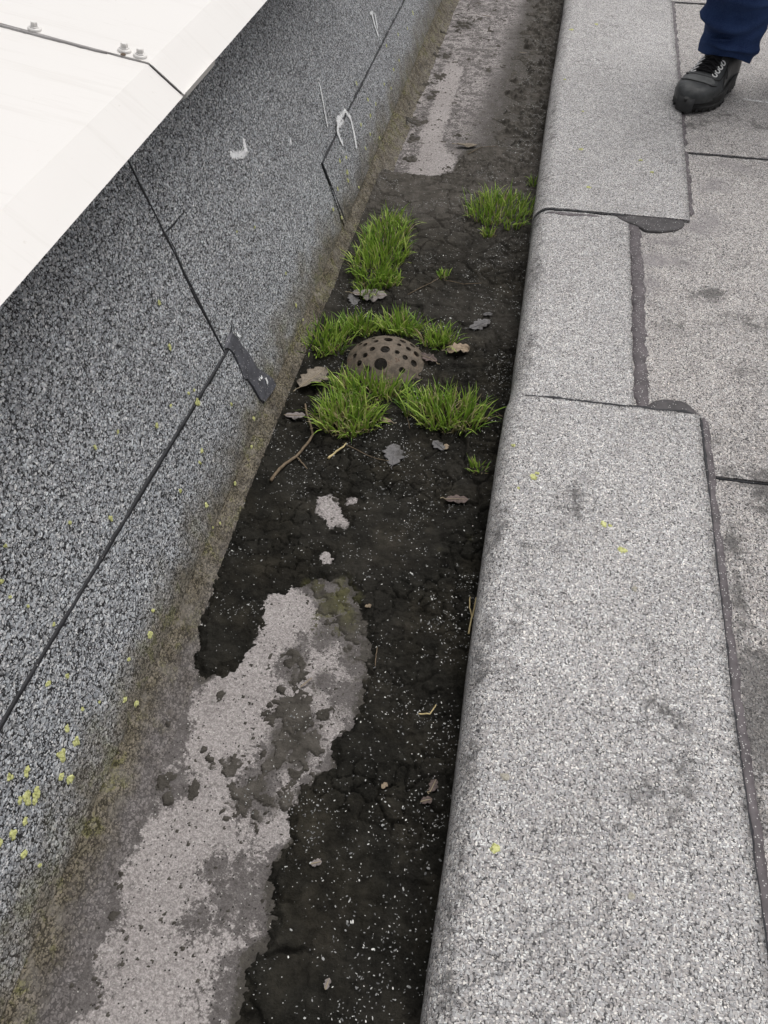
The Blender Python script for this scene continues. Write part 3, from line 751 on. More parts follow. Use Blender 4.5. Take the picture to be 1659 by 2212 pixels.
# ------------------------------------------------------------------ the kerb on the right and the roof deck
KT = 0.120
ker = empty('kerb')
tag(ker, kind='structure')
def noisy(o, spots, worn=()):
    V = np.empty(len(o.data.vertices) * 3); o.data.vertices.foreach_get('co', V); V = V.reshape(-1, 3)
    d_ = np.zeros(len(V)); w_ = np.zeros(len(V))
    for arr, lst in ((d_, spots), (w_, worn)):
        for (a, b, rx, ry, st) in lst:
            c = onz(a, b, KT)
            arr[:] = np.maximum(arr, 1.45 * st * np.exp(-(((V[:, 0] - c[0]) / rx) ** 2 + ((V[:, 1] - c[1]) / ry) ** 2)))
    attr(o, 'dirt_shade', d_); attr(o, 'worn', w_)
DIRT_SHADE = [(1540, 632, .035, .03, .75), (1515, 640, .08, .05, .35), (1450, 700, .06, .08, .3), (1645, 1470, .05, .10, .7), (1640, 1580, .05, .08, .75), (1560, 1240, .03, .08, .35), (1655, 1060, .04, .08, .5), (1600, 1330, .02, .16, .5), (1590, 1180, .015, .14, .45), (1630, 1720, .02, .12, .6), (1540, 950, .05, .03, .4), (1575, 1020, .03, .03, .4), (1420, 1530, .02, .02, .45), (1440, 1545, .03, .015, .4), (1160, 700, .012, .05, .3), (1490, 170, .02, .1, .3), (1640, 270, .08, .05, .35), (1590, 560, .06, .04, .3),
        (1240, 1075, .018, .03, .55), (1232, 1108, .012, .02, .55), (1255, 1098, .05, .06, .22), (1110, 1340, .03, .20, .34), (1072, 1160, .020, .16, .36), (1040, 1500, .020, .22, .34), (1005, 1800, .020, .16, .34), (980, 2030, .018, .12, .34), (960, 2170, .018, .1, .34), (1460, 1800, .04, .06, .38), (1380, 1740, .03, .04, .3),  # entries along the kerb bend: lost granules plus painted shade of the rounding
        (1480, 1680, .03, .05, .38), (1465, 1560, .02, .03, .4), (1160, 560, .022, .18, .34), (1140, 760, .022, .12, .32), (1160, 470, .02, .05, .4), (1195, 250, .02, .3, .3), (1215, 50, .025, .4, .3), (1500, 270, .08, .07, .40), (1560, 255, .1, .07, .35), (1525, 1000, .03, .03, .40), (1480, 560, .05, .05, .2), (1620, 690, .08, .1, .3), (1600, 800, .06, .06, .28)]  # the two spots before the shoe toe paint its contact shadow
WORN = [(1420, 560, .06, .05, .75), (1400, 600, .05, .06, .55), (1450, 520, .08, .03, .6), (1550, 400, .08, .1, .45), (1520, 480, .08, .08, .45), (1200, 480, .05, .02, .35), (1600, 360, .1, .06, .4), (1560, 60, .1, .3, .25), (1090, 1680, .012, .014, .8), (1365, 1270, .014, .016, .6), (1360, 1935, .012, .016, .55), (1500, 560, .07, .08, .4)]
def kerb_sheet(y0, y1, x1f, lift, near_thick=True):
    Ys = np.concatenate([np.arange(y0, min(y1, 4.8), .012), ([] if y1 < 4.8 else np.arange(4.8, y1, .3)), [y1]])
    r = .048; v = []
    A = [(-1, 0.0), (-1, .03), (-1, .06)]
    arc = [math.pi - q * math.pi / 2 / 9 for q in range(10)]
    nx = 20
    for i, y in enumerate(Ys):
        k0 = kx(y) - lift * 0.6 + .0016 * mnoise.noise((y * 6, 1, 0)); e = (i == 0 or i == len(Ys) - 1)
        row = [(k0, -.004), (k0 + .001 * mnoise.noise((y * 20, 3, 0)), .035)]
        row += [(k0 + r + r * math.cos(q), KT + lift - r + r * math.sin(q)) for q in arc]
        xe = x1f(y) + .0016 * mnoise.noise((y * 50, y0, 2)) + .0025 * mnoise.noise((y * 8, y0, 6))
        xa = k0 + r
        row += [(xa + (xe - xa) * (q + 1) / nx, KT + lift + .0012 * mnoise.noise((y * 5, q * .3, lift * 700)) - (0 if q < nx - 1 else .001)) for q in range(nx)]
        for j, (x, z) in enumerate(row):
            yy = y + (0.0025 * mnoise.noise((x * 30, y0, 4)) + .0012 * mnoise.noise((x * 110, y0, 9)) + (.006 * x / .4 if y0 < 0 else 0) if e else 0)
            v.append((x, yy, z))
    n = len(row); nr = len(Ys)
    f = gridfaces(nr, n); f = [q[::-1] for q in f]
    ring = list(range(n)) + [i * n + n - 1 for i in range(1, nr)] + [(nr - 1) * n + k for k in range(n - 2, -1, -1)]
    b = len(v)
    for q in ring:
        x, y, z = v[q]; v.append((x + (.004 if z < KT - .02 else 0), y, z - lift - .004))
    for i in range(len(ring) - 1): f.append((ring[i], ring[i + 1], b + i + 1, b + i)[::-1])
    o = mesh('felt_sheet', v, f, M_KERB, ker)
    P = o.data.polygons
    sm = np.zeros(len(P), bool); sm[:(nr - 1) * (n - 1)] = True
    P.foreach_set('use_smooth', sm)
    noisy(o, DIRT_SHADE, WORN)
    return o
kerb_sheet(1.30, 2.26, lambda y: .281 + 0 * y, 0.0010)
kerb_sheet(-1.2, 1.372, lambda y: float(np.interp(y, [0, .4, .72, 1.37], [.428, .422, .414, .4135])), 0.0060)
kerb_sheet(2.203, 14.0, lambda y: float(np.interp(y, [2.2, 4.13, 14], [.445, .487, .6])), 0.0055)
# solid body of the kerb under the felt
bx = [(0.06, -1.2, 0), (0.06, 14, 0), (.5, 14, 0), (.5, -1.2, 0)]
mesh('kerb_core', [(a, b, -.002) for a, b, _ in bx] + [(a, b, KT - .012) for a, b, _ in bx], [(4, 7, 6, 5), (0, 4, 5, 1), (1, 5, 6, 2), (2, 6, 7, 3), (3, 7, 4, 0)], M_BLEED, ker)

roof = empty('roof')
tag(roof, kind='structure')
def deck_sheet(y0, y1, x0, x1, lift):
    xs_ = np.concatenate([np.arange(x0, 1.6, .02), np.arange(1.6, x1 + .01, .4)])
    ys_ = np.concatenate([np.arange(y0, y0 + .08, .008), np.arange(y0 + .08, y1, .025)]) if y1 < 6 else np.concatenate([np.arange(y0, 5.2, .025), np.arange(5.2, y1, .4)])
    v = []
    for y in ys_:
        for x in xs_:
            z = KT - .004 + lift * max(0, 1 - (y - y0) / .5) + .0016 * mnoise.noise((x * 3, y * 3, y0)) + .0007 * mnoise.noise((x * 14, y * 14, y0))
            yy = y + (.0022 * mnoise.noise((x * 26, y0, 1)) + .001 * mnoise.noise((x * 90, y0, 5)) if y == ys_[0] else 0)
            v.append((x, yy, z))
    n = len(xs_); f = gridfaces(len(ys_), n)
    b = len(v)
    for k in range(n): v.append((v[k][0], v[k][1], KT - .012))
    f += [(k, b + k, b + k + 1, k + 1)[::-1] for k in range(n - 1)]
    o = mesh('felt_sheet', v, [q[::-1] for q in f] if False else f, M_DECK, roof)
    noisy(o, DIRT_SHADE, WORN)
    return o
deck_sheet(-1.2, 1.26, .25, 12, 0.0)
deck_sheet(1.205, 2.70, .25, 12, .0045)
deck_sheet(2.642, 4.18, .25, 12, .0045)
deck_sheet(4.11, 14.0, .25, 12, .0045)
UPV = (0, 0, 1)
def zpt(x, y, z): return np.array([x, y, z])
DZ = KT - .003
# dark bitumen lines and smears along the felt edges
bead([zpt(x, 1.2035 + .001 * math.sin(x * 40), DZ) for x in np.linspace(.43, 3.0, 60)], UPV, .0028, .0012, M_BEAD, roof, 'bitumen_seam', .6, seed=41)
bead([zpt(x, 2.640, DZ) for x in np.linspace(.45, 3.0, 60)], UPV, .0038, .0012, M_BEAD, roof, 'bitumen_seam', .6, seed=42)
bead([zpt(x, 4.108, DZ) for x in np.linspace(.49, 3.0, 50)], UPV, .0042, .0012, M_BEAD, roof, 'bitumen_seam', .6, seed=43)
bead([zpt(.297 + (.002 if y > 1.75 else -.001) - .004 * (y > 2.0), y, KT + .0012 - .0022 * (y - 1.374)) for y in np.linspace(1.374, 2.17, 40)], UPV, .0165, .0016, M_STRIP, roof, 'bitumen_strip', .24, seed=44)
bead([zpt(np.interp(y, [0, .4, .72, 1.37], [.437, .431, .424, .421]), y, KT - .0016 + .0048 * float(sstep(1.19, 1.206, y))) for y in np.linspace(-.3, 1.372, 120)], UPV, .0105, .0016, M_STRIP, roof, 'bitumen_strip', .26, seed=45)
bead([zpt(np.interp(y, [2.2, 4.13], [.4495, .4915]), y, KT - .0010) for y in np.linspace(2.24, 4.6, 90)], UPV, .0085, .0018, M_STRIP, roof, 'bitumen_strip', .6, seed=46)
bead([zpt(np.interp(y, [0, .4, .72, 1.37], [.429, .4235, .4155, .4145]), y, KT + .0002 + .0045 * float(sstep(1.19, 1.206, y))) for y in np.linspace(-.3, 1.372, 120)], UPV, .0032, .0018, M_BEAD, roof, 'bitumen_seam', .7, seed=51)
bead([zpt(np.interp(y, [2.2, 4.13], [.4475, .4890]), y, KT - .0012) for y in np.linspace(2.55, 4.6, 90)], UPV, .0034, .0016, M_BEAD, roof, 'bitumen_seam', .8, seed=47)
def blob(pts, z, h, name, mat, parent, seed):
    """flat squeezed-out lump of bitumen with a rounded rim, outline given on the roof plane"""
    P = [onz(a, b, z) for a, b in pts]
    Q = []
    for i in range(len(P)):
        a, b = P[i], P[(i + 1) % len(P)]
        for k in range(4): Q.append(a + (b - a) * k / 4 + np.array([.0012 * mnoise.noise((i + k / 4, seed, 0)), .0012 * mnoise.noise((i + k / 4, seed, 5)), 0]))
    c = np.mean(Q, axis=0); v = []; n = len(Q)
    for s_, hh in ((1.0, -.003), (.97, h * .55), (.85, h * .95), (.5, h * 1.0)):
        for i, q in enumerate(Q):
            p = c + (q - c) * s_; v.append((p[0], p[1], z + hh + .0008 * mnoise.noise((p[0] * 150, p[1] * 150, seed))))
    v.append((c[0], c[1], z + h))
    f = gridfaces(4, n, True) + [(3 * n + k, 3 * n + (k + 1) % n, 4 * n) for k in range(n)]
    return mesh(name, v, f, mat, parent, smooth=True)
blob([(1318, 462), (1345, 462), (1380, 466), (1420, 470), (1478, 478), (1480, 484), (1474, 492), (1458, 499), (1425, 503), (1395, 501), (1378, 491), (1352, 482), (1335, 474)], KT - .001, .0045, 'bitumen_lump', M_BLEED, ker, 1)
blob([(1383, 892), (1392, 880), (1410, 869), (1440, 864), (1470, 868), (1490, 878), (1506, 893), (1509, 901), (1470, 900), (1420, 897)], KT - .001, .0060, 'bitumen_lump', M_BLEED, ker, 2)
blob([(1208, 873), (1225, 866), (1245, 866), (1265, 872), (1280, 880), (1340, 888), (1368, 891), (1330, 893), (1260, 886)], KT, .0050, 'bitumen_lump', M_BLEED, ker, 3)
blob([(1150, 864), (1165, 862), (1185, 865), (1205, 872), (1180, 873)], KT + .0005, .0040, 'bitumen_lump', M_BEAD, ker, 4)
def kerbprof(x, y, lift):
    r = .048; k0 = kx(y) - lift * .6
    if x >= k0 + r: return KT + lift
    c = (k0 + r - x) / r; return KT + lift - r + r * math.sqrt(max(0, 1 - c * c))
bead([zpt(x, 2.199, kerbprof(x, 2.19, .001) + .0015) for x in np.concatenate([np.linspace(.026, .07, 14), np.linspace(.08, .28, 14)])], UPV, .0030, .0022, M_BEAD, ker, 'bitumen_seam', .6, seed=48)
bead([zpt(x, 2.184 - .003 * math.sin(x * 20), kerbprof(x, 2.18, .001) + .0003) for x in np.linspace(.05, .20, 14)], UPV, .0085, .0007, M_STRIP, ker, 'bitumen_seam', .7, seed=49)
bead([zpt(x, 1.3745 + .006 * x / .4, kerbprof(x, 1.38, .001) + .0032) for x in np.linspace(.050, .40, 30)], UPV, .0042, .0026, M_BEAD, ker, 'bitumen_seam', .8, seed=50)

def on_kerb(px, py):
    d = ray(px, py)
    lo_, hi_ = .9, 3.5
    p = onz(px, py, KT + .006)
    for _ in range(30):                       # walk the ray down to the rounded top
        lift = .006 if p[1] < 1.37 or p[1] > 2.2 else .001
        z = kerbprof(p[0], p[1], lift); p = onz(px, py, .5 * p[2] + .5 * z)
    k0 = kx(p[1]); c = max(0, min(.95, (k0 + .048 - p[0]) / .048))
    return p, np.array([-c, 0, math.sqrt(1 - c * c)])
for i, (a, b, q) in enumerate([(1150, 1030, 10), (1160, 1022, 6), (1305, 1133, 9), (1316, 1136, 7), (1341, 1187, 12), (1070, 1832, 17), (1255, 322, 6), (1259, 240, 4), (1384, 346, 5), (1408, 372, 5), (1272, 404, 6), (1220, 172, 5), (1234, 64, 5), (1120, 1055, 5), (1108, 962, 7), (1288, 52, 4), (1560, 90, 5)]):
    p, n = on_kerb(a, b); R = q * np.linalg.norm(p - CAM) / FPX * 1.1
    lichen(p, n, R, ker, M_LICHEN, 400 + i)
for i, (a, b, q) in enumerate([(1090, 1678, 22), (1370, 1272, 14), (1362, 1935, 16)]):
    p, n = on_kerb(a, b); R = q * np.linalg.norm(p - CAM) / FPX * .8
    lichen(p, n, R, ker, M_LICHEN2, 450 + i)
flecks([[(1605, 214), (1630, 217), (1662, 222)]], lambda x, y: onz(x, y, KT + .0005), UPV, .0048, 2.2, roof, 'chalk_mark', M_CHALK, .0012, .0026, 11)

# ------------------------------------------------------------------ the domed drain strainer
DH = 0.051
def dome_strainer():
    R = (DOME_R ** 2 + DH ** 2) / (2 * DH)
    bm = bmesh.new()
    m, k = 72, 18; amax = math.asin(DOME_R / R)
    def shell(off):
        rows = []
        for i in range(k + 1):
            a = amax * i / k
            if i == 0: rows.append([bm.verts.new((0, 0, DH + off))])
            else: rows.append([bm.verts.new(((R + off) * math.sin(a) * math.cos(6.28318 * j / m), (R + off) * math.sin(a) * math.sin(6.28318 * j / m), (R + off) * math.cos(a) - (R - DH))) for j in range(m)])
        return rows
    A, B = shell(0), shell(-.005)
    for rows, fl_ in ((A, 0), (B, 1)):
        for j in range(m):
            q = [rows[0][0], rows[1][j], rows[1][(j + 1) % m]]; bm.faces.new(q[::-1] if fl_ else q)
            for i in range(1, k):
                q = [rows[i][j], rows[i + 1][j], rows[i + 1][(j + 1) % m], rows[i][(j + 1) % m]]; bm.faces.new(q[::-1] if fl_ else q)
    for j in range(m): bm.faces.new([A[k][j], B[k][j], B[k][(j + 1) % m], A[k][(j + 1) % m]])
    me = bpy.data.meshes.new('d'); bm.to_mesh(me); bm.free()
    d = bpy.data.objects.new('d', me); COL.objects.link(d)
    bm = bmesh.new()
    def hole(r, a, rad):
        el = math.asin(min(.999, r / R)); z = R * math.cos(el) - (R - DH)
        M = Matrix.Translation((r * math.cos(a), r * math.sin(a), z)) @ Vector((math.sin(el) * math.cos(a), math.sin(el) * math.sin(a), math.cos(el))).to_track_quat('Z', 'Y').to_matrix().to_4x4()
        bmesh.ops.create_cone(bm, cap_ends=True, segments=20, radius1=rad, radius2=rad, depth=.03, matrix=M)
    hole(.014, math.radians(-85), .0115)                       # big ones on the line towards the camera
    hole(.056, math.radians(-92), .0160)
    hole(.030, math.radians(88), .0110); hole(.066, math.radians(90), .0110)
    for r, n, rad, ph in ((.034, 6, .0066, 30), (.055, 9, .0078, 15), (.076, 12, .0082, 10)):
        for q in range(n):
            a = 360 * q / n + ph + random.uniform(-4, 4); ar = math.radians(a + random.uniform(-4, 4)); bad = False
            for (br, ba, bw) in ((.014, -85, .0115), (.056, -92, .0160), (.030, 88, .011), (.066, 90, .011)):
                if math.hypot(r * math.cos(ar) - br * math.cos(math.radians(ba)), r * math.sin(ar) - br * math.sin(math.radians(ba))) < bw + rad + .003: bad = True
            if not bad: hole(r + random.uniform(-.0015, .0015), ar, rad * random.uniform(.82, 1.18))
    mc = bpy.data.meshes.new('c'); bm.to_mesh(mc); bm.free()
    c = bpy.data.objects.new('c', mc); COL.objects.link(c)
    mo = d.modifiers.new('b', 'BOOLEAN'); mo.operation = 'DIFFERENCE'; mo.object = c; mo.solver = 'EXACT'; mo.use_self = True
    dg = bpy.context.evaluated_depsgraph_get()
    out = bpy.data.meshes.new_from_object(d.evaluated_get(dg))
    bpy.data.objects.remove(d); bpy.data.objects.remove(c); bpy.data.meshes.remove(mc)
    return out
t = NT('weathered_cast_metal')
n1 = t.noise(48, 7, rough=0.72); n2 = t.noise(200, 4)
c = t.ramp(n1, [(0.3, (0.055, 0.047, 0.038)), (0.45, (0.100, 0.080, 0.060)), (0.56, (0.155, 0.127, 0.098)), (0.64, (0.090, 0.052, 0.032)), (0.74, (0.085, 0.078, 0.042))])
c = t.mix(t.rng(n2, 0.5, 0.75, 0.0, 0.6), c, (0.045, 0.037, 0.03))
t.bump(n2, 0.35, 0.0015)
M_DOME = t.done(c, 0.78, 0.3)
dm_ = dome_strainer(); dm_.name = 'drain_strainer'
dm_.polygons.foreach_set('use_smooth', [False] * len(dm_.polygons))
dr = empty('drain_strainer', (DOME[0], DOME[1], 0.004))
tag(dr, 'brown domed metal drain strainer pierced with round holes among grass', 'drain strainer')
do = link('dome', dm_, M_DOME, dr)
try:
    dm_.set_sharp_from_angle(angle=math.radians(25)); dm_.polygons.foreach_set('use_smooth', [True] * len(dm_.polygons))
except Exception: pass
v, f = lathe(np.array([0, 0, 0]), (0, 0, 1), [(.098, -.006), (.104, -.006), (.105, -.001), (.103, .0015), (.098, .002)], 64)
mesh('rim', v, f[:-1], M_DOME, dr, smooth=True)

# ------------------------------------------------------------------ grass tufts
def grass_mat(name, stops):
    t = NT(name)
    g = t.n('ShaderNodeNewGeometry').outputs['Random Per Island']
    c = t.ramp(g, stops)
    c = t.mix(t.rng(t.at('along'), 0.0, 0.45, 0.75, 0.0), c, (0.20, 0.20, 0.075))
    m = t.done(c, 0.5, 0.35)
    tr = t.n('ShaderNodeBsdfTranslucent'); t.put(tr.inputs[0], c)
    mx_ = t.n('ShaderNodeMixShader'); mx_.inputs[0].default_value = 0.28
    t.l(t.b.outputs[0], mx_.inputs[1]); t.l(tr.outputs[0], mx_.inputs[2]); t.l(mx_.outputs[0], t.out.inputs[0])
    return m
M_GRASS = grass_mat('grass_green', [(0.0, (0.09, 0.18, 0.022)), (0.35, (0.19, 0.32, 0.038)), (0.75, (0.32, 0.46, 0.070)), (1.0, (0.54, 0.60, 0.18))])
M_DRY = grass_mat('grass_dry', [(0.0, (0.30, 0.22, 0.11)), (0.5, (0.46, 0.38, 0.21)), (1.0, (0.58, 0.50, 0.32))])
def blades(pts, hmin, hmax, wid, lean, r, dry=False):
    v, f, al = [], [], []
    for (x, y, z, ox, oy) in pts:
        h = r.uniform(hmin, hmax); a = math.atan2(oy, ox) + r.gauss(0, 1.15) if (ox or oy) else r.uniform(0, 6.28)
        o = min(1.0, math.hypot(ox, oy)); ln = lean * (0.45 + 0.8 * o) * r.uniform(.3, 2.2)
        if dry: ln = r.uniform(.7, 1.5)
        d = np.array([math.cos(a), math.sin(a), 0]); tw = a + math.pi / 2 + r.gauss(0, .6)
        sd_ = np.array([math.cos(tw), math.sin(tw), 0]); w0 = wid * r.uniform(.7, 1.25); n = 5
        b = len(v)
        for i in range(n):
            s_ = i / (n - 1)
            ang = ln * s_
            # arc of constant bend
            hx = h * ((1 - math.cos(ang)) / ang if ang > .01 else 0) * 1.0 if ln > .01 else 0
            hz = h * (math.sin(ang) / ang * s_ if ang > .01 else s_)
            hx = h * s_ * (1 - math.cos(ang)) / ang if ang > .01 else 0
            p = np.array([x, y, z - .004]) + d * (hx + h * .18 * o * s_) + np.array([0, 0, max(hz * 1.0, 0.0) + .002 * s_])
            ww = w0 * (1 - s_ ** 2.2) * .5
            if i == n - 1: v.append(p); al.append(1)
            else:
                v += [p - sd_ * ww, p + sd_ * ww]; al += [s_, s_]
        for i in range(n - 2):
            f.append((b + 2 * i, b + 2 * i + 1, b + 2 * i + 3, b + 2 * i + 2))
        f.append((b + 2 * n - 4, b + 2 * n - 3, b + 2 * n - 2))
    return v, f, al
def tuft(px, py, rx, ry, n, ndry, hmin, hmax, label, seed, poly=None, lean=.75):
    r = random.Random(seed); n = int(n * 1.35); ndry = int(ndry * 1.9); hmin *= .80; hmax *= .86
    c = onz(px, py, .006); base = empty('grass_tuft', (c[0], c[1], .004))
    tag(base, label, 'grass tuft', 'grass tufts growing in the gutter mud')
    pts = []
    for _ in range(n + ndry):
        while True:
            u, w = r.uniform(-1, 1), r.uniform(-1, 1)
            if u * u + w * w < 1: break
        # stems stand in little clumps
        u += .12 * math.sin(9 * w + seed); x, y = u * rx, w * ry
        pts.append((x, y, 0, u * .9, w * .9))
    for nm, sub, mat, dr_ in (('grass_blades', pts[:n], M_GRASS, False), ('dry_blades', pts[n:], M_DRY, True)):
        if not sub: continue
        v, f, al = blades(sub, hmin * (.55 if dr_ else 1), hmax * (.75 if dr_ else 1), (.0044 if not dr_ else .0032), lean, r, dr_)
        o = mesh(nm, v, f, mat, base); attr(o, 'along', al); o['kind'] = 'stuff'
    return base
tuft(824, 556, .066, .225, 600, 110, .040, .082, 'largest grass tuft, a long strip along the wall foot', 1)
D0 = [(838, 612, .034, .030, 59, 20, .030, .055, 'small grass tuft with straw blades at the near end of the long tuft', 2),
      (1082, 462, .102, .100, 281, 50, .045, .078, 'wide grass tuft in front of the kerb, farthest right', 3),
      (1055, 508, .018, .022, 25, 10, .028, .050, 'little grass tuft just before the wide one at the kerb', 4),
      (1152, 402, .013, .026, 20, 3, .034, .056, 'tiny upright grass tuft squeezed against the kerb beyond the wide tuft', 5),
      (955, 600, .015, .016, 20, 8, .024, .042, 'lone little grass sprout in the middle of the open mud beyond the strainer', 6),
      (698, 745, .062, .058, 192, 40, .046, .076, 'bushy grass tuft on the left of the strainer, against the wall foot', 7),
      (775, 715, .044, .030, 103, 22, .042, .070, 'grass tuft behind the strainer, in front of the pinkish leaf', 8),
      (866, 715, .052, .032, 133, 24, .046, .078, 'grass tuft directly behind the strainer, the tallest there', 9),
      (948, 742, .042, .034, 96, 20, .042, .074, 'grass tuft behind the strainer on its right, nearest the tan curled leaf', 10),
      (752, 910, .070, .060, 230, 120, .046, .088, 'left front grass tuft with many straw blades, nearest the twig', 11),
      (795, 850, .090, .040, 192, 60, .046, .078, 'grass tuft leaning on the front of the strainer', 12),
      (965, 904, .088, .056, 236, 90, .052, .096, 'right front grass tuft with long spread blades, between strainer and kerb', 13),
      (1030, 1018, .016, .014, 19, 9, .026, .048, 'small grass sprout near the kerb, the nearest of all tufts', 14)]
for a in D0: tuft(*a)

# ------------------------------------------------------------------ fallen leaves
def leaf_mat(name, a, b):
    t = NT(name)
    n = t.noise(55, 5, rough=.65); n2 = t.noise(300, 3)
    c = t.mix(t.rng(n, .3, .7), a, b)
    c = t.mix(t.rng(n2, .5, .7, 0, .6), c, tuple(x * .45 for x in a))
    c = t.mix(t.rng(t.noise(28, 6, rough=.7), .52, .62, 0, .75), c, (0.035, 0.032, 0.028))
    t.bump(n, .4, .002)
    return t.done(c, .85, .2)
M_LG = leaf_mat('leaf_grey', (0.095, 0.092, 0.093), (0.20, 0.192, 0.192))
M_LT = leaf_mat('leaf_tan', (0.20, 0.15, 0.105), (0.38, 0.30, 0.22))
M_LB = leaf_mat('leaf_beige', (0.15, 0.125, 0.098), (0.285, 0.245, 0.195))
M_LP = leaf_mat('leaf_pinkish_grey', (0.17, 0.147, 0.14), (0.31, 0.275, 0.265))
M_LR = leaf_mat('leaf_brown', (0.085, 0.065, 0.058), (0.17, 0.13, 0.12))
M_STALK = plain('leaf_stalk', (0.30, 0.25, 0.17), .8)
M_TWIG = plain('twig_bark', (0.155, 0.118, 0.080), .85, .2, var=.4, sc=120, bump=.5)
M_STRAW = plain('straw', (0.52, 0.42, 0.22), .6, .3, var=.25, sc=40)
def leaf(px, py, L, wid, ang, curl, mat, label, seed, lift=.004, lobes=4, stalk=True):
    """lobed oak leaf lying on the mud: two halves of a lobed outline with a raised, curled blade"""
    r = random.Random(seed)
    p = onz(px, py, .010)
    z0 = max([mud_top(p[0] + a * L * .3, p[1] + b * L * .3) for a, b in ((0, 0), (1, 0), (-1, 0), (0, 1), (0, -1))] + [.003]) + lift * .7
    m = 34; v = []; f = []
    cols = (-1, -.66, -.33, 0, .33, .66, 1)
    ph = r.uniform(-.4, .4)
    for i in range(m + 1):
        s_ = i / m
        env = math.sin(math.pi * min(1, s_ ** .85)) ** .7 * (.72 + .5 * s_)
        for k in cols:
            side = 1 if k > 0 else -1
            lob = 1 + .10 * mnoise.noise((s_ * 21, side * 3.0, seed)) - .34 * (0.5 + .5 * math.cos(2 * math.pi * lobes * s_ + ph * side + .3)) ** 1.4
            w = wid * .5 * (env * lob * (1 + .12 * side * math.sin(7 * s_ + seed)) + .02)
            x = (s_ - .5) * L + (.06 * L * abs(k) if s_ > .15 else 0); y = k * w
            z = curl * wid * (abs(k) ** 2 * .5 * (1 + .6 * math.sin(s_ * 9 + side + seed))) + curl * L * .18 * math.sin(s_ * 5 + seed) + .0012 * mnoise.noise((x * 90, y * 90, seed)) + .0008 * (1 - abs(k))
            v.append((x, y, z))
    f = gridfaces(m + 1, 7)
    nV = len(v)
    v2 = [(a, b, c - .0006) for a, b, c in v]
    ring = list(range(7)) + [i * 7 + 6 for i in range(1, m + 1)] + [m * 7 + k for k in range(5, -1, -1)] + [i * 7 for i in range(m - 1, 0, -1)]
    ff = f + [tuple(nV + q for q in qd[::-1]) for qd in f]
    for i in range(len(ring)):
        a, b = ring[i], ring[(i + 1) % len(ring)]; ff.append((b, a, nV + a, nV + b))
    zmin = min(q[2] for q in v2)
    root = empty('oak_leaf', (p[0], p[1], z0 - min(0, zmin) * .6)); root.rotation_euler = (r.uniform(-.08, .08), r.uniform(-.08, .08), ang)
    tag(root, label, 'leaf', 'dead leaves lying in the gutter')
    mesh('leaf_blade', v + v2, ff, mat, root, smooth=True)
    mid = [((i / 8 - .5) * L, 0, v[int(i / 8 * m) * 7 + 3][2] + .0006) for i in range(9)]
    if stalk: mid = [((-.5 - .22) * L, .02 * L, v[3][2] + .002), ((-.5 - .1) * L, .004, v[3][2] + .001)] + mid
    tv, tf = tube(mid, [.0009] * (len(mid) - 4) + [.0007, .0006, .0005, .0003], 5)
    mesh('leaf_stalk', tv, tf, M_STALK if mat is not M_LG else mat, root)
    return root
leaf(797, 642, .088, .058, .15, .10, M_LP, 'pinkish grey oak leaf lying behind the grass, between long tuft and strainer', 1)
leaf(764, 652, .050, .034, 1.9, .06, M_LG, 'grey leaf half hidden beside the pinkish leaf at the wall foot', 2)
leaf(1035, 704, .060, .042, .7, .10, M_LG, 'grey lobed oak leaf on the mud right of the strainer, near the kerb', 3)
leaf(1052, 684, .024, .018, .2, .08, M_LG, 'small grey leaf scrap just beyond the grey lobed leaf', 4, lobes=2, stalk=False)
leaf(988, 762, .056, .042, .35, .26, M_LT, 'tan curled oak leaf to the right of the strainer, with raised lobes', 5, lift=.008)
leaf(926, 778, .050, .034, 2.6, .20, M_LR, 'dark crumpled leaf tucked against the right rim of the strainer', 6, lift=.006)
leaf(676, 830, .094, .066, 1.15, .13, M_LB, 'large beige oak leaf left of the strainer, at the wall foot', 7, lift=.006)
leaf(637, 906, .046, .024, .1, .10, M_LP, 'small pinkish leaf above the twig, by the wall foot', 8, lobes=3)
leaf(850, 988, .060, .050, 1.7, .08, M_LG, 'grey oak leaf alone in front of the strainer and tufts', 9)
leaf(948, 966, .036, .026, 2.4, .06, M_LG, 'grey leaf scrap in front of the right front tuft', 10, lobes=3, stalk=False)
leaf(964, 967, .016, .014, 1.5, .18, M_LT, 'tiny bright tan leaf curl next to the grey scrap', 11, lobes=2, lift=.006)
leaf(985, 1083, .046, .026, .2, .05, M_LR, 'flat brown leaf pressed in the mud below the nearest sprout', 12, lobes=3)
leaf(826, 910, .050, .018, 2.9, .16, M_LT, 'narrow tan leaf between the two front tufts', 13, lobes=2)
leaf(1008, 312, .070, .030, .25, .20, M_LB, 'dry beige leaf with long stalk on the far mud beyond the grass', 14, lobes=3)
leaf(935, 1702, .022, .017, 1.3, .10, M_LR, 'small dark leaf with thin stalk on the near mud, right of the pale patch', 15, lobes=3)
leaf(683, 1867, .016, .012, .4, .15, M_LP, 'pale leaf crumb on the black mud left of the near kerb', 16, lobes=2, stalk=False)
leaf(707, 2127, .014, .010, 1.4, .15, M_LP, 'pale leaf crumb nearest the bottom edge', 17, lobes=2, stalk=False)
leaf(830, 1700, .012, .010, 1.0, .15, M_LT, 'brownish leaf crumb at the edge of the pale patch', 18, lobes=2, stalk=False)
leaf(795, 1312, .012, .009, .5, .2, M_LT, 'small orange tan leaf crumb near the mossy spot', 19, lobes=2, stalk=False)
leaf(1052, 33, .040, .014, .05, .12, M_LP, 'pale leaf scrap on the far gutter floor', 20, lobes=2, stalk=False)
leaf(1130, 112, .030, .010, .1, .12, M_LP, 'slim pale leaf scrap near the far kerb', 21, lobes=2, stalk=False)
leaf(662, 1472, .026, .009, .9, .12, M_LP, 'white narrow leaf scrap on the pale patch', 22, lobes=2, stalk=False)
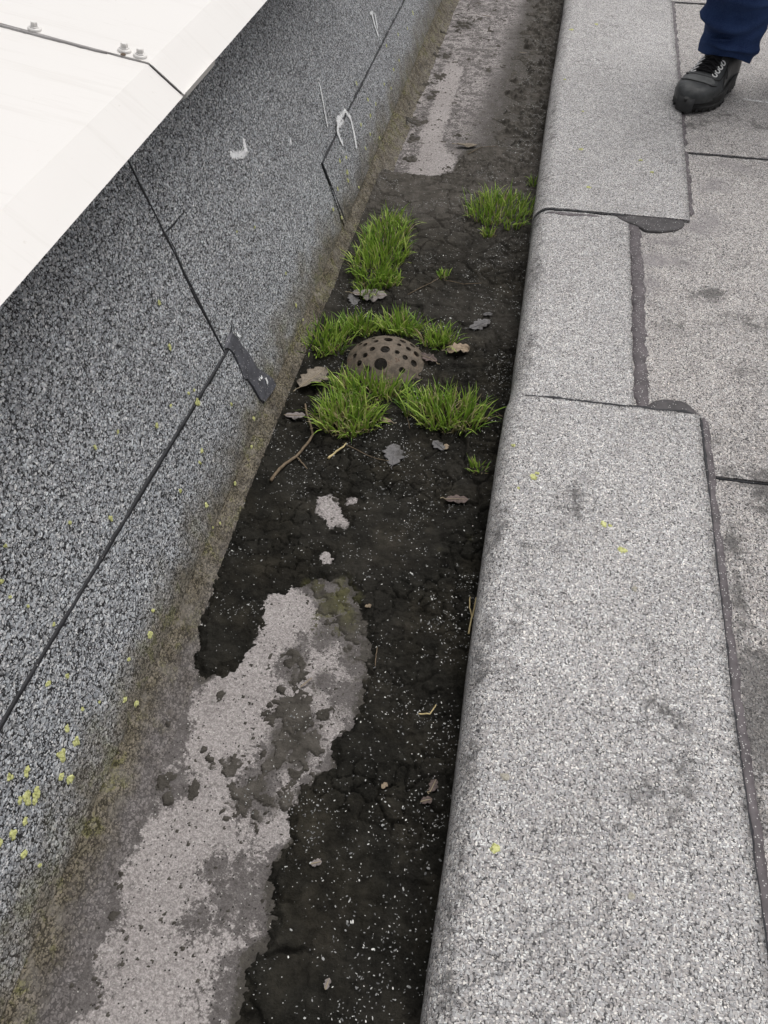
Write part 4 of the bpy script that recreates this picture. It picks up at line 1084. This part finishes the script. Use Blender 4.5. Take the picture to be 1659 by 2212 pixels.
leaf(872, 288, .020, .007, -1.0, .1, M_LP, 'white sliver on the far wall foot', 23, lobes=2, stalk=False)
leaf(920, 1735, .018, .014, .4, .12, M_LR, 'brown scrap below the small dark stalked leaf', 24, lobes=2, stalk=False)

# ------------------------------------------------------------------ twigs and straws
def twig(lines, rads, mat, name, label, cat, zoff=.006, fork='twig_fork'):
    root = None
    for i, (ln, rd) in enumerate(zip(lines, rads)):
        P = []
        for a, b in zip(ln[:-1], ln[1:]):
            for k in range(4):
                q = (a[0] + (b[0] - a[0]) * k / 4, a[1] + (b[1] - a[1]) * k / 4); P.append(q)
        P.append(ln[-1]); Q = []
        for j, q in enumerate(P):
            p = onz(*q, .01); p[2] = max(mud_top(p[0], p[1]), .003) + zoff * (.5 + .5 * math.sin(j * .7) ** 2) + rd[0] * .5
            p[0] += .0010 * mnoise.noise((j * .9, i, 3)); Q.append(p)
        for _ in range(2):
            for j in range(1, len(Q) - 1): Q[j][2] = (Q[j - 1][2] + Q[j][2] + Q[j + 1][2]) / 3
        R = [rd[0] + (rd[1] - rd[0]) * j / (len(Q) - 1) for j in range(len(Q))]
        R = [x * (1 + .12 * mnoise.noise((j * 1.3, 2, i))) for j, x in enumerate(R)]
        v, f = tube(Q, R, 8)
        if root is None:
            root = mesh(name, v, f, mat, smooth=True); tag(root, label, cat)
        else: mesh(fork, v, f, mat, root, smooth=True)
twig([[(586, 1045), (600, 1025), (620, 1005), (640, 990), (662, 965), (676, 943), (671, 920), (663, 900), (660, 878)], [(642, 990), (652, 1003), (664, 1017)]], [(.0036, .0022), (.0018, .0012)], M_TWIG, 'twig', 'bent grey brown forked twig lying by the wall foot', 'twig')
twig([[(1011, 1378), (1016, 1350), (1023, 1325), (1027, 1302)], [(1018, 1340), (1013, 1320), (1014, 1300)]], [(.0017, .0012), (.0012, .0009)], M_STRAW, 'straw', 'pale forked straw leaning at the kerb foot', 'straw')
twig([[(904, 1547), (918, 1545), (928, 1546), (936, 1535), (942, 1527)]], [(.0015, .0009)], M_STRAW, 'straw', 'bent yellow straw lying on the near black mud', 'straw')
twig([[(709, 993), (722, 982), (742, 970), (748, 962)]], [(.0028, .0012)], M_STRAW, 'straw', 'dry blade fallen in front of the left front tuft', 'straw')
twig([[(810, 1440), (812, 1420), (815, 1400)]], [(.0010, .0007)], M_TWIG, 'thin_root', 'hair-thin dark root on the mud beside the pale patch', 'root')
for i, (a, lab) in enumerate([([(870, 880), (880, 905), (885, 930)], 'thin dark stem between the two front tufts'), ([(1000, 860), (1050, 880), (1090, 900)], 'long thin stem from the right front tuft to the kerb'), ([(740, 960), (790, 985), (840, 1000)], 'thin dark stem running past the lone grey leaf'),
                              ([(1010, 335), (1040, 320), (1075, 318)], 'dark stalk beside the far dry leaf'), ([(880, 640), (930, 615), (955, 600)], 'thin grey stem left of the lone sprout'), ([(960, 605), (1000, 618), (1040, 616)], 'thin grey stem right of the lone sprout')]):
    twig([a], [(.0010, .0006)], M_TWIG, 'stem', lab, 'stem', zoff=.004)

# ------------------------------------------------------------------ the person standing on the roof deck
def leather(name, col, rough):
    t = NT(name)
    n = t.noise(45, 5); n2 = t.noise(600, 3)
    c = t.mix(t.rng(n, .3, .7), tuple(x * .75 for x in col), tuple(x * 1.4 for x in col))
    c = t.mix(t.rng(t.noise(24, 6, rough=.7), .56, .72, 0, .45), c, (0.11, 0.108, 0.105))     # dust and scuffs
    t.bump(t.math('ADD', t.math('MULTIPLY', n2, .3), t.math('MULTIPLY', t.noise(70, 6, co=t.mapping((0, 0, .5), (1, 2.2, 1)), rough=.65), 1.2)), .35, .0025)
    return t.done(c, rough, .45)
M_LEATHER = leather('black_leather', (0.040, 0.042, 0.043), .42)
M_PANEL = leather('black_nubuck', (0.105, 0.108, 0.106), .55)
M_RUBBER = leather('black_rubber', (0.030, 0.030, 0.030), .6)
M_SOLE = leather('dark_sole', (0.018, 0.0175, 0.017), .65)
M_LACE = plain('black_lace', (0.008, 0.008, 0.009), .8)
M_EYE = plain('pale_eyelet_metal', (0.88, 0.87, 0.85), .3, .6, 0, .05)
M_SKIN = plain('skin', (0.45, 0.28, 0.20), .6)
M_HAIR = plain('brown_hair', (0.06, 0.04, 0.025), .7)
M_JACKET = plain('dark_jacket', (0.03, 0.033, 0.038), .8)
t = NT('navy_denim')
wv_ = t.n('ShaderNodeTexWave'); wv_.inputs['Scale'].default_value = 500; t.l(t.mapping((0, .7, 0), (1, 1, 1)), wv_.inputs[0])
n = t.noise(9, 4); n2 = t.noise(300, 3)
c = t.mix(t.rng(n, .3, .7), (0.013, 0.026, 0.082), (0.036, 0.068, 0.175))
c = t.mix(t.rng(n2, .4, .7, 0, .45), c, (0.06, 0.10, 0.22))
t.bump(wv_.outputs[1], .12, .001)
M_DENIM = t.done(c, .85, .15)
M_STITCH = plain('pale_stitching', (0.30, 0.32, 0.38), .8)

per = empty('person')
SH = 1.44
U_ = [0, .008, .02, .035, .06, .09, .12, .15, .18, .21, .24, .265, .285, .296, .30]
HWL = [.004, .022, .033, .041, .048, .051, .048, .043, .039, .038, .038, .036, .029, .018, .004]
HTT = [.034, .046, .054, .058, .061, .066, .076, .088, .101, .112, .118, .118, .115, .108, .098]
def shoe(T0, th, parent, full=True):
    T0 = np.array(T0); ax = np.array([math.sin(th), math.cos(th), 0]); ay = np.array([math.cos(th), -math.sin(th), 0])
    def w(u, v, z): return T0 + SH * (ax * u * .93 + ay * v + np.array([0, 0, z]))
    hw = lambda u: float(np.interp(u, U_, HWL)); ht = lambda u: float(np.interp(u, U_, HTT))
    ee = lambda u: float(np.interp(u, [0, .06, .12, .2], [.62, .66, .85, .95]))
    ZB = .030
    def top(u, v, off=0.0):
        h, t_, e = hw(u), ht(u), ee(u)
        c = min(.999, abs(v) / h) ** (1 / e); return ZB + (t_ - ZB) * (math.sqrt(1 - c * c) ** e) + off
    # upper
    m = 26; v = []
    us = np.concatenate([np.linspace(0, .04, 10) ** 1.0, np.linspace(.05, .27, 23), np.linspace(.278, .30, 6)])
    for u in us:
        h, t_, e = hw(u), ht(u), ee(u)
        for k in range(m + 1):
            a = math.pi * k / m
            cv, sv_ = math.cos(a), math.sin(a)
            y = h * math.copysign(abs(cv) ** e, cv); z = ZB - .004 + (t_ - ZB + .004) * abs(sv_) ** e
            cr = .0010 * math.sin(u * 330 + y * 40) * math.exp(-((u - .085) / .018) ** 2) * (z > .045)
            v.append(w(u, y, z + cr))
    f = [q[::-1] for q in gridfaces(len(us), m + 1)]
    up_ = mesh('shoe', v, f, M_LEATHER, parent, smooth=True)
    # sole with a heel notch under the arch and a little toe spring
    N = 72; out = []
    for k in range(N):
        a = 2 * math.pi * k / N; u = .15 - .155 * math.cos(a)
        uu = min(.2999, max(.0001, u)); h = hw(uu) + .0065
        sgn = math.sin(a); out.append((u, h * (abs(sgn) ** .55) * (1 if sgn > 0 else -1)))
    v = []
    def zb(u): return .006 * sstep(.06, 0, np.array(u)) + .017 * math.exp(-((u - .155) / .022) ** 4)
    lev = [(0.93, 0, 0.0), (.985, 0, .004), (1.0, .35, 0), (.975, .42, 0), (.975, .52, 0), (1.0, .60, 0), (1.005, .92, 0), (.97, 1.0, 0), (.90, 1.02, 0)]
    for s_, fz_, az in lev:
        for u, y in out:
            b = float(zb(u)); z = b + (ZB + .004 + .004 * math.exp(-(u / .03) ** 2) - b) * fz_ + az
            v.append(w(.15 + (u - .15) * s_, y * s_, z))
    f = gridfaces(len(lev), N, True) + [tuple(range(N - 1, -1, -1))]
    mesh('sole', v, f, M_SOLE, up_, smooth=False)
    # tread lugs round the forefoot edge
    pr_ = []
    for k in range(N):
        u, y = out[k]
        if k % 2 == 0 and (u < .125 or u > .19):
            b = float(zb(u)); c = [w(.15 + (u - .15) * q, y * q, z) for q in (.96, 1.012) for z in (b + .001, b + .008)]
            d = (np.array([-(out[(k + 1) % N][1] - y), 0, 0])); n2_ = out[(k + 1) % N]
            e_ = [w(.15 + (.5 * (u + n2_[0]) - .15) * q, .5 * (y + n2_[1]) * q, z) for q in (.96, 1.012) for z in (b + .001, b + .008)]
            pr_.append((c + e_, [(0, 1, 3, 2), (4, 6, 7, 5), (2, 3, 7, 6), (1, 5, 7, 3), (0, 2, 6, 4)]))
    v, f = join(pr_); mesh('tread', v, f, M_RUBBER, up_)['kind'] = 'stuff'
    # rubber bumper wrapped over the toe
    v = []
    ks_ = np.linspace(-.020, .020, 11)
    for yv in ks_:
        # front outline at that v
        uf = float(np.interp(abs(yv), HWL[:5], U_[:5])) 
        ed = 1 - (abs(yv) / .0215) ** 4
        row = [(uf - .0078, .008), (uf - .0080, .014), (uf - .0076, .020), (uf - .0058, .027), (uf - .0030, .033), (uf + .002, .0375)]
        for j, (u, z) in enumerate(row):
            if j >= 9: pass
            v.append(w(u + .001 * (1 - ed), yv * 1.0, z))
    f = gridfaces(11, 6); mesh('toe_bumper', v, f, M_RUBBER, up_, smooth=True)
    # midsole line and raised panel edges
    def line(pts, r, mat, nm, off=.0006):
        P = []
        for (a, b) in zip(pts[:-1], pts[1:]):
            for k in range(5): P.append((a[0] + (b[0] - a[0]) * k / 5, a[1] + (b[1] - a[1]) * k / 5))
        P.append(pts[-1])
        for _ in range(2):
            P = [P[0]] + [((P[i - 1][0] + P[i][0] * 2 + P[i + 1][0]) / 4, (P[i - 1][1] + P[i][1] * 2 + P[i + 1][1]) / 4) for i in range(1, len(P) - 1)] + [P[-1]]
        vv, ff = tube([w(u, y, top(u, y, off)) for u, y in P], r * SH, 5)
        return mesh(nm, vv, ff, mat, up_, smooth=True)
    # eyestay panel lying on the instep
    def panel(poly_rows, mat, nm, off):
        v = []; n_ = 14
        for u, a, b in poly_rows:
            for k in range(n_ + 1):
                y = a + (b - a) * k / n_; o = off if 0 < k < n_ else -.001
                v.append(w(u, y, top(u, y, o if poly_rows[0][0] < u else -.001)))
        return mesh(nm, v, [q[::-1] for q in gridfaces(len(poly_rows), n_ + 1)], mat, up_, smooth=True)
    panel([(.0765, -.026, .026), (.0785, -.031, .031), (.082, -.0335, .0335), (.095, -.035, .035), (.11, -.036, .036), (.13, -.036, .036), (.15, -.035, .035), (.17, -.034, .034), (.185, -.033, .033)], M_LEATHER, 'eyestay', .0022)
    panel([(.050, -.018, .018), (.052, -.027, .027), (.056, -.033, .033), (.062, -.036, .036), (.070, -.037, .037), (.0755, -.034, .034)], M_PANEL, 'vamp_panel', .0012)
    line([(.066, -.043), (.052, -.036), (.0475, -.02), (.0465, 0), (.0475, .02), (.052, .036), (.066, .043)], .0010, M_SOLE, 'seam')
    line([(.115, -.046), (.09, -.041), (.078, -.033), (.0755, -.018), (.0755, .018), (.078, .033), (.09, .041), (.13, .038)], .0012, M_SOLE, 'seam')
    line([(.10, .0495), (.115, .042), (.14, .035), (.165, .030)], .0010, M_SOLE, 'seam')
    line([(.135, .0435), (.150, .030), (.185, .022)], .0010, M_SOLE, 'seam')
    line([(.135, -.0435), (.150, -.030), (.185, -.022)], .0010, M_SOLE, 'seam')
    panel([(.086, -.012, .012), (.09, -.017, .017), (.11, -.018, .018), (.13, -.018, .018), (.15, -.018, .018), (.18, -.018, .018), (.21, -.018, .018)], M_LACE, 'tongue', .0034)
    E_ = []
    for u in (.089, .105, .121, .137):
        for sg in (-1, 1):
            y = sg * (.0255 - (u - .089) * .02)
            p = w(u, y, top(u, y, .0030)); a_, b_, n_ = frame_of(np.array(w(u, y + .004, top(u, y + .004))) - w(u, y - .004, top(u, y - .004)))
            t1 = np.array(w(u, y + .004, top(u, y + .004))) - w(u, y - .004, top(u, y - .004)); t1 /= np.linalg.norm(t1)
            t2 = np.array(w(u + .004, y, top(u + .004, y))) - w(u - .004, y, top(u - .004, y)); t2 /= np.linalg.norm(t2)
            R = .0054 * SH; nn_ = np.cross(t2, t1); nn_ *= np.sign(nn_[2])
            ring = [p + (t1 * math.cos(q) + t2 * math.sin(q)) * R for q in np.linspace(0, 2 * math.pi, 17)]
            vv, ff = tube(ring, .0015 * SH, 6, False); mesh('eyelet', vv, ff, M_EYE, up_, smooth=True)
            E_.append((u, y))
    def lace(a, b, h):
        P = []
        for k in range(9):
            s_ = k / 8; u = a[0] + (b[0] - a[0]) * s_; y = a[1] + (b[1] - a[1]) * s_
            P.append(w(u, y, top(u, y, .0030 + h * math.sin(math.pi * s_))))
        vv, ff = tube(P, .0017 * SH, 6); mesh('lace', vv, ff, M_LACE, up_, smooth=True)
    lace(E_[0], E_[1], .004)
    for k in range(3):
        lace(E_[2 * k], E_[2 * k + 3], .005); lace(E_[2 * k + 1], E_[2 * k + 2], .007)
    return w
TH1 = math.radians(26)
w1 = shoe((.466, 2.935, KT - .003), TH1, per)
TH2 = math.radians(2)
w2 = shoe((.93, 3.02, KT - .003), TH2, per)
def leg_path(w_, hip, knee):
    a = w_(.215, 0, .095); return [np.array(a), np.array(knee), np.array(hip)]
ank1 = np.array(w1(.212, .004, .070)); ank2 = np.array(w2(.218, 0, .072))
hip1 = np.array([.68, 3.32, 1.02]); hip2 = np.array([.90, 3.32, 1.02])
knee1 = np.array([.615, 3.20, .62]); knee2 = np.array([.935, 3.26, .62])
def trouser(w_, ank, knee, hip, seed, parent):
    nseg = 70; m = 64; v = []
    ax = np.array(w_(1, 0, 0)) - np.array(w_(0, 0, 0)); ax /= np.linalg.norm(ax); ay = np.array([ax[1], -ax[0], 0])
    for i in range(nseg + 1):
        s_ = (i / nseg) ** 1.25
        z = .0 + s_
        c = np.array([np.interp(s_, [0, .45, 1], [q0, q1, q2]) for q0, q1, q2 in zip(ank, knee, hip)])
        hgt_ = c[2] - ank[2]
        ra = np.interp(hgt_, [0, .10, .25, .5, .9], [.092, .098, .108, .110, .125])      # front-back
        rb = np.interp(hgt_, [0, .10, .25, .5, .9], [.088, .099, .130, .115, .115])      # sideways
        for k in range(m):
            a = 2 * math.pi * k / m; ca, sa = math.cos(a), math.sin(a)     # ca: towards the heel, sa: to the side
            # crumples where the leg stacks up on the shoe
            fold = 0
            for hz, am, sl, ph, wd in ((.050, .011, .30, 2.6, .015), (.088, -.014, -.45, 2.9, .015), (.120, .014, .35, 3.6, .02), (.165, -.013, -.5, 2.3, .018), (.200, .012, .3, 3.3, .02), (.27, .010, .3, 3.0, .03), (.36, -.008, .2, 3.4, .03)):
                d = hgt_ - hz - sl * .05 * math.sin(a - ph + seed)
                fold += 2.0 * am * math.exp(-(d / (wd * .85)) ** 2) * (.35 + .65 * max(0, math.cos(a - ph)))
            fold += .008 * mnoise.noise((ca * 2 + seed, sa * 2, hgt_ * 16)) + .0016 * mnoise.noise((ca * 6 + seed, sa * 6, hgt_ * 45))
            p = c + ax * ca * (ra + fold) + ay * sa * (rb + fold)
            if hgt_ < .06:                                   # hem rides up on the laces and drops at the heel
                dz = (-.028 * ca + .004 * math.sin(3 * a + seed)) * (1 - hgt_ / .06)
                p = p + np.array([0, 0, dz])
            v.append(p)
    f = gridfaces(nseg + 1, m, True)
    b = len(v)                                               # turned-in hem
    for k in range(m):
        q = v[k]; v.append(ank + (q - ank) * np.array([.955, .955, 1]) + np.array([0, 0, .004]))
    for k in range(m): v.append(ank + (v[k] - ank) * np.array([.94, .94, 1]) + np.array([0, 0, .05]))
    for k in range(m):
        j = (k + 1) % m; f.append((k, b + k, b + j, j)); f.append((b + k, b + m + k, b + m + j, b + j))
    o = mesh('trouser_leg', v, f, M_DENIM, parent, smooth=True)
    for kk in (11, 12):                                      # side seam stitching as a row of short stitches
        pr_ = []
        for i in range(0, nseg - 1):
            for h0 in (.1, .6):
                p, q = np.array(v[i * m + kk]), np.array(v[(i + 1) * m + kk]); n_ = p - np.array([np.interp(0, [0], [0]), 0, 0]) - ank; n_[2] = 0; n_ /= np.linalg.norm(n_) + 1e-9
                pr_.append(tube([p + (q - p) * h0 + n_ * .0012, p + (q - p) * (h0 + .3) + n_ * .0012], .0010, 4))
        vv, ff = join(pr_)
        if kk == 12: mesh('stitching', vv, ff, M_STITCH, o)['kind'] = 'stuff'
    return o
trouser(w1, ank1, knee1, hip1, 0.0, per)
trouser(w2, ank2, knee2, hip2, 1.7, per)

# continuous body inside the clothes
pel = (hip1 + hip2) / 2 + np.array([0, .0, .06])
J = {'pelvis': pel, 'waist': pel + (0, 0, .16), 'chest': pel + (0, -.01, .38), 'neck': pel + (0, -.02, .56), 'jaw': pel + (0, -.05, .66), 'head': pel + (0, -.04, .76),
     'hipa': hip1, 'kneea': knee1, 'anka': ank1, 'toea': np.array(w1(.10, 0, .042)), 'hipb': hip2, 'kneeb': knee2, 'ankb': ank2, 'toeb': np.array(w2(.10, 0, .042)),
     'sha': pel + (-.20, 0, .48), 'ela': pel + (-.27, .02, .20), 'wra': pel + (-.25, -.10, -.02), 'fia': pel + (-.25, -.14, -.13), 'shb': pel + (.20, 0, .48), 'elb': pel + (.27, .02, .20), 'wrb': pel + (.25, -.10, -.02), 'fib': pel + (.25, -.14, -.13)}
RD = {'pelvis': .12, 'waist': .12, 'chest': .13, 'neck': .055, 'jaw': .075, 'head': .095, 'hipa': .085, 'kneea': .056, 'anka': .030, 'toea': .026, 'hipb': .085, 'kneeb': .056, 'ankb': .030, 'toeb': .026,
      'sha': .060, 'ela': .042, 'wra': .028, 'fia': .026, 'shb': .060, 'elb': .042, 'wrb': .028, 'fib': .026}
ED = [('pelvis', 'waist'), ('waist', 'chest'), ('chest', 'neck'), ('neck', 'jaw'), ('jaw', 'head'), ('pelvis', 'hipa'), ('hipa', 'kneea'), ('kneea', 'anka'), ('anka', 'toea'), ('pelvis', 'hipb'), ('hipb', 'kneeb'), ('kneeb', 'ankb'), ('ankb', 'toeb'),
      ('chest', 'sha'), ('sha', 'ela'), ('ela', 'wra'), ('wra', 'fia'), ('chest', 'shb'), ('shb', 'elb'), ('elb', 'wrb'), ('wrb', 'fib')]
nm_ = list(J); me = bpy.data.meshes.new('body')
me.from_pydata([tuple(J[k]) for k in nm_], [(nm_.index(a), nm_.index(b)) for a, b in ED], [])
bo = link('body', me, M_SKIN, per)
mo = bo.modifiers.new('skin', 'SKIN'); 
if not me.skin_vertices:
    bpy.context.view_layer.objects.active = bo
for i, k in enumerate(nm_):
    sv_ = me.skin_vertices[0].data[i]; sv_.radius = (RD[k], RD[k]); sv_.use_root = (k == 'pelvis')
su = bo.modifiers.new('sub', 'SUBSURF'); su.levels = 1; su.render_levels = 1
# jacket over the trunk and arms
def sleeve(a, b, c_, r0, r1):
    P = [a + (b - a) * k / 5 for k in range(5)] + [b + (c_ - b) * k / 5 for k in range(6)]
    return tube(P, [r0 + (r1 - r0) * k / (len(P) - 1) for k in range(len(P))], 14)
v = []
for h, rx_, ry_ in ((-.16, .205, .15), (0, .205, .155), (.16, .195, .15), (.34, .21, .15), (.46, .225, .13), (.53, .16, .10), (.57, .075, .075)):
    for k in range(28):
        a = 2 * math.pi * k / 28; v.append(pel + np.array([rx_ * math.cos(a), ry_ * math.sin(a), h]) * 1.0 + np.array([0, 0, .008 * mnoise.noise((math.cos(a) * 3, math.sin(a) * 3, h * 9))]))
trunk = (v, gridfaces(7, 28, True))
v, f = join([trunk, sleeve(J['sha'] + (.03, 0, .0), J['ela'], J['wra'], .082, .052), sleeve(J['shb'] - (.03, 0, 0), J['elb'], J['wrb'], .082, .052)])
mesh('jacket', v, f, M_JACKET, per, smooth=True)
v, f = lathe(np.array(J['head']) + (0, .012, -.01), (0, .25, 1), [(.108, -.02), (.112, .02), (.10, .06), (.07, .09), (.03, .105)], 20)
mesh('hair', v, f, M_HAIR, per, smooth=True)
tag(per, 'person in navy jeans and black laced shoes standing on the roof deck beyond the kerb', 'person')
